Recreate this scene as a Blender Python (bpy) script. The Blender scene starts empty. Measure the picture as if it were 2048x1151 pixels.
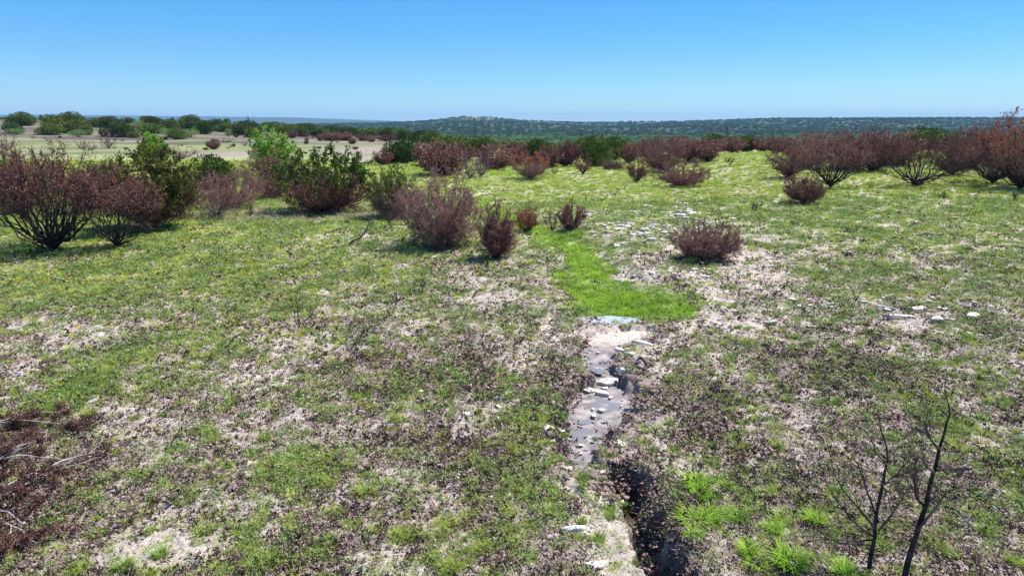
import bpy, math
import numpy as np
from mathutils import Vector

# ------------------------------------------------------------------ camera, light, exposure
S = bpy.context.scene
COL = S.collection
H = 5.0
PITCH = math.atan((575.5 - 245.0) / 1365.33)
cam_d = bpy.data.cameras.new('camera')
cam_d.lens = 24.0; cam_d.sensor_width = 36.0; cam_d.sensor_fit = 'HORIZONTAL'
cam_d.clip_start = 0.1; cam_d.clip_end = 60000
cam = bpy.data.objects.new('camera', cam_d); COL.objects.link(cam)
cam.location = (0, 0, H); cam.rotation_euler = (math.pi / 2 - PITCH, 0, 0)
S.camera = cam

SUN_EL, SUN_AZ = math.radians(58), math.radians(62)     # azimuth from +Y towards +X
world = bpy.data.worlds.new('World'); S.world = world; world.use_nodes = True
wn = world.node_tree.nodes; wl = world.node_tree.links
sky = wn.new('ShaderNodeTexSky'); sky.sky_type = 'NISHITA'; sky.sun_disc = False
sky.sun_elevation = SUN_EL; sky.sun_rotation = SUN_AZ
sky.altitude = 300; sky.air_density = 1.0; sky.dust_density = 0.0; sky.ozone_density = 4.5
hs = wn.new('ShaderNodeHueSaturation'); hs.inputs['Saturation'].default_value = 1.5; hs.inputs['Hue'].default_value = 0.5
tn = wn.new('ShaderNodeVectorMath'); tn.operation = 'MULTIPLY_ADD'; tn.inputs[1].default_value = (0.53, 0.61, 0.44); tn.inputs[2].default_value = (0.56, 1.48, 4.4)
wl.new(sky.outputs[0], hs.inputs['Color']); wl.new(hs.outputs[0], tn.inputs[0]); wl.new(tn.outputs[0], wn['Background'].inputs[0]); wn['Background'].inputs[1].default_value = 0.075

sun_d = bpy.data.lights.new('sun', 'SUN'); sun_d.energy = 5.0; sun_d.angle = math.radians(0.5)
sun_d.color = (1.0, 0.955, 0.88)
sun = bpy.data.objects.new('sun', sun_d); COL.objects.link(sun)
sd = Vector((math.sin(SUN_AZ) * math.cos(SUN_EL), math.cos(SUN_AZ) * math.cos(SUN_EL), math.sin(SUN_EL)))
sun.rotation_euler = sd.to_track_quat('Z', 'Y').to_euler(); sun.location = (30, 10, 60)
S.view_settings.view_transform = 'Standard'; S.view_settings.look = 'None'
S.view_settings.exposure = 0.85; S.view_settings.gamma = 1.0
S.render.engine = 'CYCLES'
S.cycles.max_bounces = 6; S.cycles.diffuse_bounces = 3; S.cycles.transparent_max_bounces = 8
S.cycles.volume_bounces = 0

# ------------------------------------------------------------------ numeric helpers
def _hash(ix, iy, seed):
    h = (ix.astype(np.int64) * 374761393 + iy.astype(np.int64) * 668265263 + seed * 974711) & 0xffffffff
    h = ((h ^ (h >> 13)) * 1274126177) & 0xffffffff
    h = ((h ^ (h >> 16)) * 2246822519) & 0xffffffff
    return ((h ^ (h >> 15)) & 0xffffff) / float(0xffffff)

def noise(x, y, seed=0):                      # gradient noise, about -1..1
    x = np.asarray(x, float); y = np.asarray(y, float)
    x, y = np.broadcast_arrays(x, y)
    ix = np.floor(x); iy = np.floor(y); fx = x - ix; fy = y - iy
    ux = fx * fx * fx * (fx * (fx * 6 - 15) + 10); uy = fy * fy * fy * (fy * (fy * 6 - 15) + 10)
    def g(dx, dy):
        a = _hash(ix + dx, iy + dy, seed) * 6.2831853
        return np.cos(a) * (fx - dx) + np.sin(a) * (fy - dy)
    n0 = g(0, 0) * (1 - ux) + g(1, 0) * ux
    n1 = g(0, 1) * (1 - ux) + g(1, 1) * ux
    return (n0 * (1 - uy) + n1 * uy) * 1.5

def fbm(x, y, seed=0, o=4):
    s = 0; a = 1.0; t = 0
    for k in range(o):
        s = s + a * noise(x * 2 ** k, y * 2 ** k, seed + 31 * k); t += a; a *= 0.55
    return s / t * 1.4

def sst(a, b, v):
    t = np.clip((v - a) / (b - a), 0, 1); return t * t * (3 - 2 * t)

def pixdir(px, py):
    cp, sp = math.cos(PITCH), math.sin(PITCH)
    a = (px - 1024) / 1365.33; b = (575.5 - py) / 1365.33
    return (a, cp + b * sp, -sp + b * cp)

def flat(px, py):
    d = pixdir(px, py); t = -H / d[2]
    return (d[0] * t, d[1] * t)

def h_at(px, py, Y):                          # height of the sight line at distance Y
    d = pixdir(px, py); return H + d[2] / d[1] * Y

def seg_dist(x, y, pts):                      # distance to a polyline, fraction along it
    best = np.full(x.shape, 1e9); fr = np.zeros(x.shape); side = np.zeros(x.shape)
    n = len(pts) - 1
    for i in range(n):
        ax, ay = pts[i]; bx, by = pts[i + 1]; dx, dy = bx - ax, by - ay
        t = np.clip(((x - ax) * dx + (y - ay) * dy) / (dx * dx + dy * dy), 0, 1)
        ex = x - ax - t * dx; ey = y - ay - t * dy
        d = np.hypot(ex, ey); m = d < best
        best = np.where(m, d, best); fr = np.where(m, (i + t) / n, fr)
        side = np.where(m, -np.sign(dx * ey - dy * ex), side)
    return best, fr, side

def blob(x, y, px, py, rx, ry, warp=None):    # soft ellipse on the ground, about 1 inside, 0 outside
    cx, cy = flat(px, py); x1, _ = flat(px + rx, py); _, y1 = flat(px, py - ry); _, y0 = flat(px, py + ry)
    wx = abs(x1 - cx); wy = max(abs(y1 - y0) / 2, 0.05)
    d = np.hypot((x - cx) / wx, (y - cy) / wy)
    if warp is not None: d = d + warp
    return 1 - sst(0.7, 1.25, d)

CH1 = [flat(*p) for p in [(1290,655),(1225,665),(1185,690),(1190,722),(1212,752),(1200,785),(1182,815),(1165,850),(1158,885),(1148,915)]]
CH1W = np.array([0.25, 0.46, 0.32, 0.24, 0.27, 0.50, 0.46, 0.30, 0.22, 0.14])
CH2 = [flat(*p) for p in [(1236,948),(1272,975),(1264,1008),(1292,1042),(1284,1082),(1322,1118),(1330,1160),(1352,1235)]]
CH2W = np.array([0.14, 0.20, 0.10, 0.17, 0.15, 0.23, 0.18, 0.22])
FUR = [flat(*p) for p in [(1105,625),(1092,668),(1062,705),(1035,745)]]
FUR2 = [flat(*p) for p in [(1400,555),(1425,600),(1385,640),(1330,690),(1290,790),(1250,860),(1205,905)]]
LUSH = [flat(*p) for p in [(965,388),(1000,420),(1085,462),(1165,498),(1175,540),(1215,585),(1290,608)]]
LUSHW = np.array([0.7, 0.7, 0.65, 0.8, 1.0, 1.3, 1.25])
HOLE = flat(1265, 965)

def wint(W, f): return np.interp(f, np.linspace(0, 1, len(W)), W)

def chans(x, y):
    n0 = fbm(x / 0.42, y / 0.42, 5, 4)
    n = n0 * 0.26 - 0.02 + 0.10 * noise(x / 0.16, y / 0.16, 6)
    d1, f1, s1 = seg_dist(x, y, CH1); w1 = wint(CH1W, f1) * (1 + .25 * (s1 < 0) * sst(0, .3, d1))
    d2, f2, s2 = seg_dist(x, y, CH2); w2 = wint(CH2W, f2)
    e1 = d1 + n - w1; e1 = np.where((e1 > 0) & (s1 < 0), e1 * 0.42, e1)
    return e1 + w1, w1, f1, d2 + n * 0.7, w2, f2, s2

RX = [0, 600, 750, 800, 870, 905, 940, 975, 1010, 1050, 1150, 1280, 1340, 1480, 1540, 1700, 1900, 2048]
RY = [252, 250, 247, 245.5, 241.5, 237.5, 234.5, 236, 239.5, 243, 246, 246.5, 245, 240, 238.5, 237, 236.5, 236.5]
RA = [(p - 1024) / 1365.33 * 0.972 for p in RX]
RZ = [h_at(p, q, 3000) for p, q in zip(RX, RY)]
BX = [-400, 0, 200, 500, 620, 700, 780, 850, 950, 2500]
BY = [229, 229.5, 230.5, 234, 236, 239, 241.5, 246, 250, 250]
BA = [(p - 1024) / 1365.33 * 0.972 for p in BX]
BZ = [h_at(p, q, 8000) for p, q in zip(BX, BY)]
LX = [-300, 0, 150, 300, 400, 500, 620, 750, 900]
LY = [238, 239, 243, 249, 254, 260, 265, 270, 276]
LA = [(p - 1024) / 1365.33 * 0.972 for p in LX]
LZ = [h_at(p, q, 330) for p, q in zip(LX, LY)]

def zground(x, y, fine=True):
    x = np.asarray(x, float); y = np.asarray(y, float)
    a = x / np.maximum(y, 1.0)
    z = 0.30 * noise(x / 26 + 3.3, y / 26, 1) * sst(14, 45, y) + 0.12 * noise(x / 7, y / 7, 2) * sst(9, 18, y)
    z = z + 1.1 * sst(38, 75, y) * sst(10, 34, x) * (1 - sst(90, 140, y))
    lh = np.interp(a, LA, LZ)
    left = 1 - sst(-0.2, -0.02, a)
    z = z + sst(130, 330, y) * lh * left * (1 - sst(420, 750, y))
    yE = np.interp(a, [-0.5, -0.25, -0.1, 0.02, 0.2, 0.5], [430, 360, 180, 105, 105, 125])
    z = z - 16 * sst(0, 1, (y - yE) / 700.0) - 3.2 * sst(0, 1, (y - yE) / 110.0) * (1 - left)
    rz = np.interp(a, RA, RZ)
    far = sst(1100, 3000, y)
    z = z * (1 - far) + rz * far
    bump = fbm(x / 420, y / 420, 9, 3) * 9 * sst(900, 1800, y) * (1 - sst(2650, 3000, y))
    z = z + bump
    back = sst(3200, 4400, y)
    z = z * (1 - back) + (-45) * back
    bz = np.interp(a, BA, BZ) + 4 * fbm(x / 700, y * 0, 77, 3)
    z = z + sst(4600, 8000, y) * (bz + 45) - 60 * sst(8100, 9400, y)
    if fine:
        nr = 1 - sst(45, 80, y)
        s = np.clip(y / 12, 1, 3)
        z = z + nr * (0.05 * fbm(x / 0.9, y / 0.9, 11, 3) + 0.030 * s * fbm(x / (0.22 * 1), y / (0.22 * 1), 12, 2) * (1 - sst(22, 40, y))
                      + 0.016 * noise(x / 0.085, y / 0.085, 13) * (1 - sst(11, 20, y)))
        d1, w1, f1, d2, w2, f2, s2 = chans(x, y)
        k1 = 1 - sst(0.0, 1.0, (d1 - w1) / 0.10)
        z = z * (1 - 0.7 * k1 * (y < 40)) - (0.14 + 0.12 * (1 - sst(13.0, 15.5, y))) * k1
        z = z + 0.07 * np.exp(-((d1 - w1 - 0.28) / 0.16) ** 2) * (1 - sst(14.5, 15.5, y)) * (0.5 + 1.0 * noise(x / .3, y / .3, 15))
        z = z + k1 * (0.022 * np.floor((f1 * 9 + 0.6 * noise(x / .3, y / .3, 33)) % 3) - 0.03) * (1 - sst(14.8, 15.6, y))
        rag = 0.5 + 0.5 * fbm(x / 0.3, y / 0.3, 17, 3)
        k2 = 1 - sst(0.0, 1.0, (d2 - w2 * (.62 + .3 * rag)) / np.where(s2 < 0, 0.20 + 0.22 * rag, 0.07 + 0.06 * rag))
        z = z - (0.36 + 0.16 * rag) * k2 + 0.05 * noise(x / .13, y / .13, 18) * 4 * k2 * (1 - k2)
        bank = np.exp(-((d2 - w2 - 0.28) / 0.22) ** 2) * (s2 < 0) * sst(0.15, 0.4, f2)
        z = z + 0.16 * bank
        lowl = (1 - sst(0.3, 1.1, d2)) * (s2 > 0) * (1 - k2)
        z = z - 0.08 * lowl
        z = z - 0.35 * (1 - sst(0.14, 0.30, np.hypot((x - HOLE[0]) / 1.6, y - HOLE[1]) + 0.04 * noise(x / .15, y / .15, 8)))
        df, ff, _ = seg_dist(x, y, FUR); z = z - 0.10 * (1 - sst(0.04, 0.22, df))
        dl, fl, _ = seg_dist(x, y, LUSH); z = z - 0.25 * (1 - sst(0.5, 2.2, dl))
        px_, py_ = flat(1222, 634)
        z = z - 0.06 * (1 - sst(0.5, 1.3, np.hypot((x - px_) / 1.0, (y - py_) / 0.75)))
        hx, hy = flat(1252, 548)
        z = z - 0.16 * (1 - sst(0.5, 1.15, np.hypot((x - hx) / 0.62, (y - hy) / 0.6)))
        hx, hy = flat(1300, 556)
        z = z - 0.14 * (1 - sst(0.5, 1.15, np.hypot((x - hx) / 0.9, (y - hy) / 0.35)))
    return z

def zg(x, y): return float(zground(np.array([x]), np.array([y]))[0])

_T = np.exp(np.linspace(math.log(3), math.log(4000), 6000))
def hit(px, py):                              # where a sight line meets the ground
    d = pixdir(px, py)
    x = d[0] * _T; y = d[1] * _T; z = H + d[2] * _T
    g = zground(x, y, fine=False)
    k = np.argmax(z < g)
    if not (z < g).any(): k = len(_T) - 1
    X, Y = float(x[k]), float(y[k])
    return X, Y, zg(X, Y)

# ------------------------------------------------------------------ mesh and object helpers
def mesh_from(name, V, faces, attrs=None, smooth=False):
    """faces: list of integer arrays (n,3) or (n,4)"""
    me = bpy.data.meshes.new(name)
    V = np.asarray(V, np.float32)
    faces = [np.asarray(f, np.int32) for f in faces if len(f)]
    me.vertices.add(len(V)); me.vertices.foreach_set('co', V.ravel())
    loops = np.concatenate([f.ravel() for f in faces]); sizes = np.concatenate([np.full(len(f), f.shape[1], np.int32) for f in faces])
    me.loops.add(len(loops)); me.loops.foreach_set('vertex_index', loops)
    me.polygons.add(len(sizes))
    me.polygons.foreach_set('loop_start', np.concatenate([[0], np.cumsum(sizes)[:-1]]).astype(np.int32))
    me.polygons.foreach_set('loop_total', sizes)
    if smooth: me.polygons.foreach_set('use_smooth', np.ones(len(sizes), bool))
    for k, (dom, typ, data) in (attrs or {}).items():
        at = me.attributes.new(k, typ, dom)
        at.data.foreach_set('color' if typ == 'FLOAT_COLOR' else 'value', np.asarray(data, np.float32).ravel())
    me.update(); me.validate()
    return me

class MB:
    def __init__(s): s.V = []; s.F3 = []; s.F4 = []; s.n = 0; s.r3 = []; s.r4 = []
    def add(s, V, F, r=None):
        V = np.asarray(V, float).reshape(-1, 3); F = np.asarray(F, int)
        if len(F) == 0: return
        r = np.full(len(F), 0.5) if r is None else r
        (s.F3 if F.shape[1] == 3 else s.F4).append(F + s.n); (s.r3 if F.shape[1] == 3 else s.r4).append(r)
        s.V.append(V); s.n += len(V)
    def mesh(s, name, smooth=False):
        fs = []; rs = []
        if s.F3: fs.append(np.concatenate(s.F3)); rs += s.r3
        if s.F4: fs.append(np.concatenate(s.F4)); rs += s.r4
        return mesh_from(name, np.concatenate(s.V), fs, {'rnd': ('FACE', 'FLOAT', np.concatenate(rs))}, smooth)

def obj(name, me, mat, parent=None, loc=None, rot=None, scl=None):
    if mat is not None and len(me.materials) == 0: me.materials.append(mat)
    o = bpy.data.objects.new(name, me); COL.objects.link(o)
    if parent: o.parent = parent
    if loc is not None: o.location = loc
    if rot is not None: o.rotation_euler = rot
    if scl is not None: o.scale = scl
    return o

def tag(o, label=None, cat=None, group=None, kind=None):
    if label: o['label'] = label
    if cat: o['category'] = cat
    if group: o['group'] = group
    if kind: o['kind'] = kind
    return o

def empty(name, loc, rz=0, scl=None):
    o = bpy.data.objects.new(name, None); COL.objects.link(o); o.location = loc; o.rotation_euler = (0, 0, rz)
    o.empty_display_size = 0.3
    if scl is not None: o.scale = scl
    return o

def nrm(v): return v / np.maximum(np.linalg.norm(v, axis=-1, keepdims=True), 1e-9)

def tubes(mb, P, R, sides=4, r=None):
    """P (n,k,3), R (n,k)"""
    n, k, _ = P.shape
    if n == 0: return
    D = nrm(P[:, -1] - P[:, 0]); ref = np.where(np.abs(D[:, 2:3]) > 0.8, np.array([[1., 0, 0]]), np.array([[0, 0, 1.]]))
    A = nrm(np.cross(D, ref)); B = np.cross(D, A)
    th = np.arange(sides) * 2 * math.pi / sides
    ring = (A[:, None, :] * np.cos(th)[None, :, None] + B[:, None, :] * np.sin(th)[None, :, None])      # n,s,3
    V = P[:, :, None, :] + ring[:, None, :, :] * R[:, :, None, None]
    base = (np.arange(n) * k * sides)[:, None, None]; i = np.arange(k - 1)[None, :, None] * sides; j = np.arange(sides)[None, None, :]
    j2 = (j + 1) % sides
    F = np.stack([base + i + j, base + i + j2, base + i + sides + j2, base + i + sides + j], -1).reshape(-1, 4)
    rr = None if r is None else np.repeat(r, (k - 1) * sides)
    mb.add(V.reshape(-1, 3), F, rr)

def leaves(mb, C, D, L, W, rng, r=None):
    """narrow two-triangle sprays at C along D, length L, width W"""
    n = len(C)
    if n == 0: return
    D = nrm(D); side = nrm(np.cross(D, rng.normal(size=(n, 3)))); L = np.asarray(L).reshape(-1, 1) * np.ones((n, 1)); W = np.asarray(W).reshape(-1, 1) * np.ones((n, 1))
    up = nrm(np.cross(side, D))
    a = C; b = C + D * L * 0.5 + side * W * 0.5 + up * W * 0.15; c = C + D * L; d = C + D * L * 0.45 - side * W * 0.5 + up * W * 0.15
    V = np.stack([a, b, c, d], 1).reshape(-1, 3); i = np.arange(n)[:, None] * 4
    F = np.concatenate([i, i + 1, i + 2, i + 3], 1)
    mb.add(V, F, rng.random(n) if r is None else r)

# ------------------------------------------------------------------ materials
def new_mat(name):
    m = bpy.data.materials.new(name); m.use_nodes = True
    nt = m.node_tree; b = nt.nodes['Principled BSDF']; b.inputs['Specular IOR Level'].default_value = 0.15
    b.inputs['Roughness'].default_value = 0.85
    return m, nt, b

def ramp(nt, fac, cols):
    r = nt.nodes.new('ShaderNodeValToRGB'); e = r.color_ramp.elements
    while len(e) < len(cols): e.new(0.5)
    for k, (p, c) in enumerate(cols): e[k].position = p; e[k].color = (*c, 1)
    nt.links.new(fac, r.inputs[0]); return r.outputs[0]

def math_n(nt, op, a, b, c=None):
    n = nt.nodes.new('ShaderNodeMath'); n.operation = op
    for k, v in enumerate((a, b, c)):
        if v is None: continue
        if isinstance(v, (int, float)): n.inputs[k].default_value = v
        else: nt.links.new(v, n.inputs[k])
    return n.outputs[0]

def leaf_mat(name, cols, trans=0.25, wscale=0.6, inst=0.45, face=0.45, wor=0.3, vary=True):
    """colour from per-leaf value, per-plant value and a slow noise in the world"""
    m, nt, b = new_mat(name)
    at = nt.nodes.new('ShaderNodeAttribute'); at.attribute_name = 'rnd'
    oi = nt.nodes.new('ShaderNodeObjectInfo'); ge = nt.nodes.new('ShaderNodeNewGeometry')
    no = nt.nodes.new('ShaderNodeTexNoise'); no.inputs['Scale'].default_value = wscale; no.inputs['Detail'].default_value = 3
    nt.links.new(ge.outputs['Position'], no.inputs['Vector'])
    v = math_n(nt, 'MULTIPLY', at.outputs['Fac'], face)
    v = math_n(nt, 'MULTIPLY_ADD', oi.outputs['Random'], inst, v)
    w = math_n(nt, 'MULTIPLY_ADD', no.outputs['Fac'], 3.0, -1.0)
    v = math_n(nt, 'MULTIPLY_ADD', w, wor, v)
    v = math_n(nt, 'DIVIDE', v, face + inst + wor)
    c = ramp(nt, v, cols)
    nt.links.new(c, b.inputs['Base Color'])
    if trans > 0:
        tr = nt.nodes.new('ShaderNodeBsdfTranslucent'); nt.links.new(c, tr.inputs['Color'])
        mx = nt.nodes.new('ShaderNodeMixShader'); mx.inputs[0].default_value = trans
        nt.links.new(b.outputs[0], mx.inputs[1]); nt.links.new(tr.outputs[0], mx.inputs[2])
        nt.links.new(mx.outputs[0], nt.nodes['Material Output'].inputs['Surface'])
    return m

def bark_mat(name, c0, c1, scale=9):
    m, nt, b = new_mat(name)
    tc = nt.nodes.new('ShaderNodeTexCoord'); no = nt.nodes.new('ShaderNodeTexNoise'); no.inputs['Scale'].default_value = scale
    no.inputs['Detail'].default_value = 5
    nt.links.new(tc.outputs['Object'], no.inputs['Vector'])
    nt.links.new(ramp(nt, no.outputs['Fac'], [(0.35, c0), (0.65, c1)]), b.inputs['Base Color'])
    bp = nt.nodes.new('ShaderNodeBump'); bp.inputs['Strength'].default_value = 0.4; bp.inputs['Distance'].default_value = 0.02
    nt.links.new(no.outputs['Fac'], bp.inputs['Height']); nt.links.new(bp.outputs[0], b.inputs['Normal'])
    return m

M = {}
M['scorched'] = leaf_mat('scorched foliage', [(0.1, (0.075, 0.034, 0.030)), (0.42, (0.222, 0.098, 0.074)), (0.72, (0.34, 0.178, 0.138)), (1.0, (0.48, 0.32, 0.26))], 0.15, 1.6, inst=.55, wor=.4, face=.35)
M['russet'] = leaf_mat('russet foliage', [(0.1, (0.14, 0.05, 0.03)), (0.5, (0.40, 0.15, 0.08)), (1.0, (0.60, 0.30, 0.17))], 0.15, 1.2)
M['juniper'] = leaf_mat('juniper foliage', [(0.1, (0.025, 0.05, 0.010)), (0.5, (0.080, 0.125, 0.018)), (1.0, (0.20, 0.24, 0.035))], 0.12, 0.8)
M['olive'] = leaf_mat('olive juniper foliage', [(0.1, (0.05, 0.058, 0.012)), (0.5, (0.155, 0.158, 0.032)), (1.0, (0.30, 0.28, 0.07))], 0.15, 0.8)
M['hillolive'] = leaf_mat('dusty juniper foliage', [(0.1, (0.025, 0.040, 0.009)), (0.5, (0.085, 0.105, 0.020)), (1.0, (0.18, 0.19, 0.045))], 0.1, 0.3)
M['fresh'] = leaf_mat('fresh leaves', [(0.1, (0.07, 0.16, 0.015)), (0.5, (0.16, 0.31, 0.03)), (1.0, (0.30, 0.46, 0.07))], 0.35, 0.8)
M['pale'] = leaf_mat('pale green leaves', [(0.1, (0.10, 0.17, 0.04)), (0.5, (0.20, 0.30, 0.09)), (1.0, (0.34, 0.42, 0.17))], 0.25, 0.8)
M['twig'] = bark_mat('grey twig bark', (0.10, 0.065, 0.06), (0.30, 0.22, 0.205), 3)
M['char'] = bark_mat('charred bark', (0.012, 0.010, 0.010), (0.07, 0.052, 0.05), 6)
M['silver'] = bark_mat('weathered branch', (0.25, 0.20, 0.19), (0.60, 0.53, 0.52), 5)
M['brownbark'] = bark_mat('brown bark', (0.06, 0.035, 0.03), (0.17, 0.115, 0.10), 6)
M['pole'] = bark_mat('creosoted wood', (0.03, 0.025, 0.02), (0.08, 0.06, 0.05), 4)

def rock_material():
    m, nt, b = new_mat('limestone')
    ge = nt.nodes.new('ShaderNodeNewGeometry'); oi = nt.nodes.new('ShaderNodeObjectInfo')
    no = nt.nodes.new('ShaderNodeTexNoise'); no.inputs['Scale'].default_value = 7; no.inputs['Detail'].default_value = 8; no.inputs['Roughness'].default_value = 0.7
    nt.links.new(ge.outputs['Position'], no.inputs['Vector'])
    v = math_n(nt, 'MULTIPLY_ADD', oi.outputs['Random'], 0.35, no.outputs['Fac'])
    c = ramp(nt, v, [(0.35, (0.32, 0.27, 0.22)), (0.6, (0.54, 0.485, 0.42)), (0.95, (0.68, 0.64, 0.58))])
    nt.links.new(c, b.inputs['Base Color'])
    bp = nt.nodes.new('ShaderNodeBump'); bp.inputs['Strength'].default_value = 0.6; bp.inputs['Distance'].default_value = 0.02
    nt.links.new(no.outputs['Fac'], bp.inputs['Height']); nt.links.new(bp.outputs[0], b.inputs['Normal'])
    return m
M['rock'] = rock_material()

# ------------------------------------------------------------------ where the vegetation is thick or thin
POOL = flat(1222, 634)
def veg(x, y):
    """dictionary of ground masks at the points"""
    x = np.asarray(x, float); y = np.asarray(y, float)
    a = x / np.maximum(y, 1)
    n1 = fbm(x / 2.6, y / 2.6, 21, 4); n2 = fbm(x / 0.7, y / 0.7, 22, 3); wp = 0.28 * fbm(x / 0.8, y / 0.8, 23, 3)
    # base greenness by zone
    g = np.interp(y, [6, 11, 16, 22, 30, 45, 100], [0.25, 0.26, 0.31, 0.43, 0.50, 0.60, 0.80])
    g = g + 0.16 * sst(0.0, -0.6, a) * sst(13, 20, y)
    g = g - 0.04 * (1 - sst(0.05, 0.3, np.abs(a - 0.28))) * sst(14, 19, y) * (1 - sst(28, 36, y))
    n3 = fbm(x / 0.24, y / 0.24, 29, 2); nk = 1 - sst(14, 30, y)
    g = g - 0.10 * (1 - sst(18, 34, y)) + 0.15 * n1 + (0.24 - .06 * nk) * n2 * (1 - .3 * sst(20, 50, y)) + (0.50 + .30 * nk) * n3 * (1 - .5 * sst(20, 50, y))
    for (px, py, rx, ry, v) in [(600, 935, 95, 42, .6), (1060, 900, 110, 110, .38), (880, 1080, 150, 60, .3), (300, 720, 160, 90, .22), (180, 760, 60, 60, .35),
                                (450, 1080, 80, 60, .2), (560, 1110, 120, 40, .3), (1850, 760, 150, 60, .15), (1970, 900, 80, 160, .25), (250, 560, 260, 50, .25),
                                (650, 560, 200, 60, .15), (1750, 560, 200, 40, .15), (800, 770, 120, 50, .2), (1900, 1060, 130, 80, .15)]:
        g = g + v * blob(x, y, px, py, rx, ry, wp)
    sand = np.zeros_like(g)
    for (px, py, rx, ry, v) in [(330, 1100, 130, 38, 1), (770, 1125, 80, 40, .9), (1205, 1030, 70, 115, 1), (1235, 1130, 60, 50, 1), (1530, 555, 90, 32, .5), (1500, 510, 60, 18, .4),
                                (1225, 668, 90, 13, 1), (1265, 705, 70, 34, 1), (1240, 760, 40, 18, .9), (1130, 690, 26, 20, .5), (1165, 960, 50, 60, .9), (1285, 800, 22, 30, .8), (1275, 840, 30, 45, .7), (600, 690, 60, 14, .5), (520, 760, 70, 22, .55), (60, 900, 50, 20, .3),
                                (1415, 570, 28, 36, .8), (1470, 640, 60, 22, .6), (835, 930, 22, 32, .7), (700, 870, 90, 26, .35), (300, 850, 90, 30, .4), (120, 680, 60, 22, .5),
                                (1130, 760, 26, 40, .6), (940, 860, 50, 22, .5), (1252, 548, 22, 9, 1), (1150, 570, 10, 5, .5), (1480, 525, 40, 14, .7), (200, 650, 110, 20, .3), (980, 600, 60, 22, .45)]:
        sand = np.maximum(sand, v * blob(x, y, px, py, rx, ry, wp * 1.4))
    # pale bare track and clearings far left
    for (px, py, rx, ry, v) in [(480, 309, 70, 6, 1), (560, 307, 50, 4, .6), (725, 300, 50, 7, .9), (735, 315, 30, 12, .9), (360, 311, 60, 5, .5)]:
        sand = np.maximum(sand, v * blob(x, y, px, py, rx, ry, wp))
    df, ff, _ = seg_dist(x, y, FUR); sand = np.maximum(sand, 1 - sst(0.08, 0.24, df + 0.1 * n2))
    d3, f3, _ = seg_dist(x, y, FUR2); sand = np.maximum(sand, 0.8 * (1 - sst(0.12, 0.4, d3 + 0.2 * n2)))
    d1, w1, f1, d2, w2, f2, s2 = chans(x, y)
    dl, fl, _ = seg_dist(x, y, LUSH); wl_ = wint(LUSHW, fl)
    n3b = fbm(x / 0.3, y / 0.3, 28, 2)
    n4b = fbm(x / 1.1, y / 1.1, 27, 3)
    lush = 1 - sst(0.35, 1.30, dl / wl_ + 0.55 * n4b + 0.3 * n1 + .40 * n3b)
    for (px, py, rx, ry, v) in [(1290, 600, 105, 27, 1), (1205, 608, 60, 22, .9), (1130, 478, 50, 16, .8), (1180, 560, 70, 30, .7), (1200, 520, 40, 12, .6), (1380, 540, 20, 6, .3), (1850, 335, 110, 14, .8), (620, 415, 70, 14, .7), (985, 345, 90, 12, .5)]:
        lush = np.maximum(lush, v * blob(x, y, px, py, rx, ry, .55 * n4b + .5 * n3b + .08))
    bed = 1 - sst(0.0, 1.0, (d1 - w1) / 0.10)
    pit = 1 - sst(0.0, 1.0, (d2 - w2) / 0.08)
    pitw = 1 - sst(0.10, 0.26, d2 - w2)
    bank = ((d1 < w1 + 0.55) & (d1 > w1)) * 1.0
    pool = 1 - sst(0.85, 1.15, np.hypot((x - POOL[0]) / 0.80, (y - POOL[1]) / 0.55) + wp * .7)
    rocky = np.zeros_like(g)
    for (px, py, rx, ry, v) in [(1330, 455, 170, 42, 1), (1180, 445, 60, 30, .6), (1750, 618, 230, 24, .7), (1330, 545, 80, 16, .8)]:
        rocky = np.maximum(rocky, v * blob(x, y, px, py, rx, ry, wp))
    dark = 0.5 + 0.22 * fbm(x / 1.6, y / 1.6, 41, 3) + 0.42 * fbm(x / 0.33, y / 0.33, 42, 3)
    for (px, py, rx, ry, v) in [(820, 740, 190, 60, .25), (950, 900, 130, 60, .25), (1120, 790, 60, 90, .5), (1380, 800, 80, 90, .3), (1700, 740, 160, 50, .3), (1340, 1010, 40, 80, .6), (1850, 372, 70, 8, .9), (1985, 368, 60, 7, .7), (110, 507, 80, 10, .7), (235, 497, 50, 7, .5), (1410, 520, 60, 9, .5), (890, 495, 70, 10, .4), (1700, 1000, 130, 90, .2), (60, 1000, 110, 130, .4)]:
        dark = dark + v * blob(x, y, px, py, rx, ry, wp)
    dry = blob(x, y, 650, 428, 210, 16, wp) * 0.9 + blob(x, y, 450, 440, 120, 12, wp) * 0.5
    tan = (1 - sst(-0.17, -0.10, a)) * sst(75, 120, y)
    tan = tan * (0.55 + 0.45 * np.clip(noise(x / 30, y / 12, 50) * 1.4 + sst(140, 220, y), 0, 1))
    g = g - 0.06 * rocky
    g = g * (1 - sand * 0.8) * (1 - bed) * (1 - pit)
    g = np.clip(np.maximum(g, lush * 1.0), 0, 1.2) * (1 - pool * .5)
    return dict(g=g, sand=sand * (1 - lush * (sand < 2)), lush=lush, bed=bed, pit=pit, pitw=pitw, bank=bank, pool=pool, rocky=rocky, dark=dark, dry=dry, tan=tan, n1=n1, n2=n2, a=a)

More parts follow.
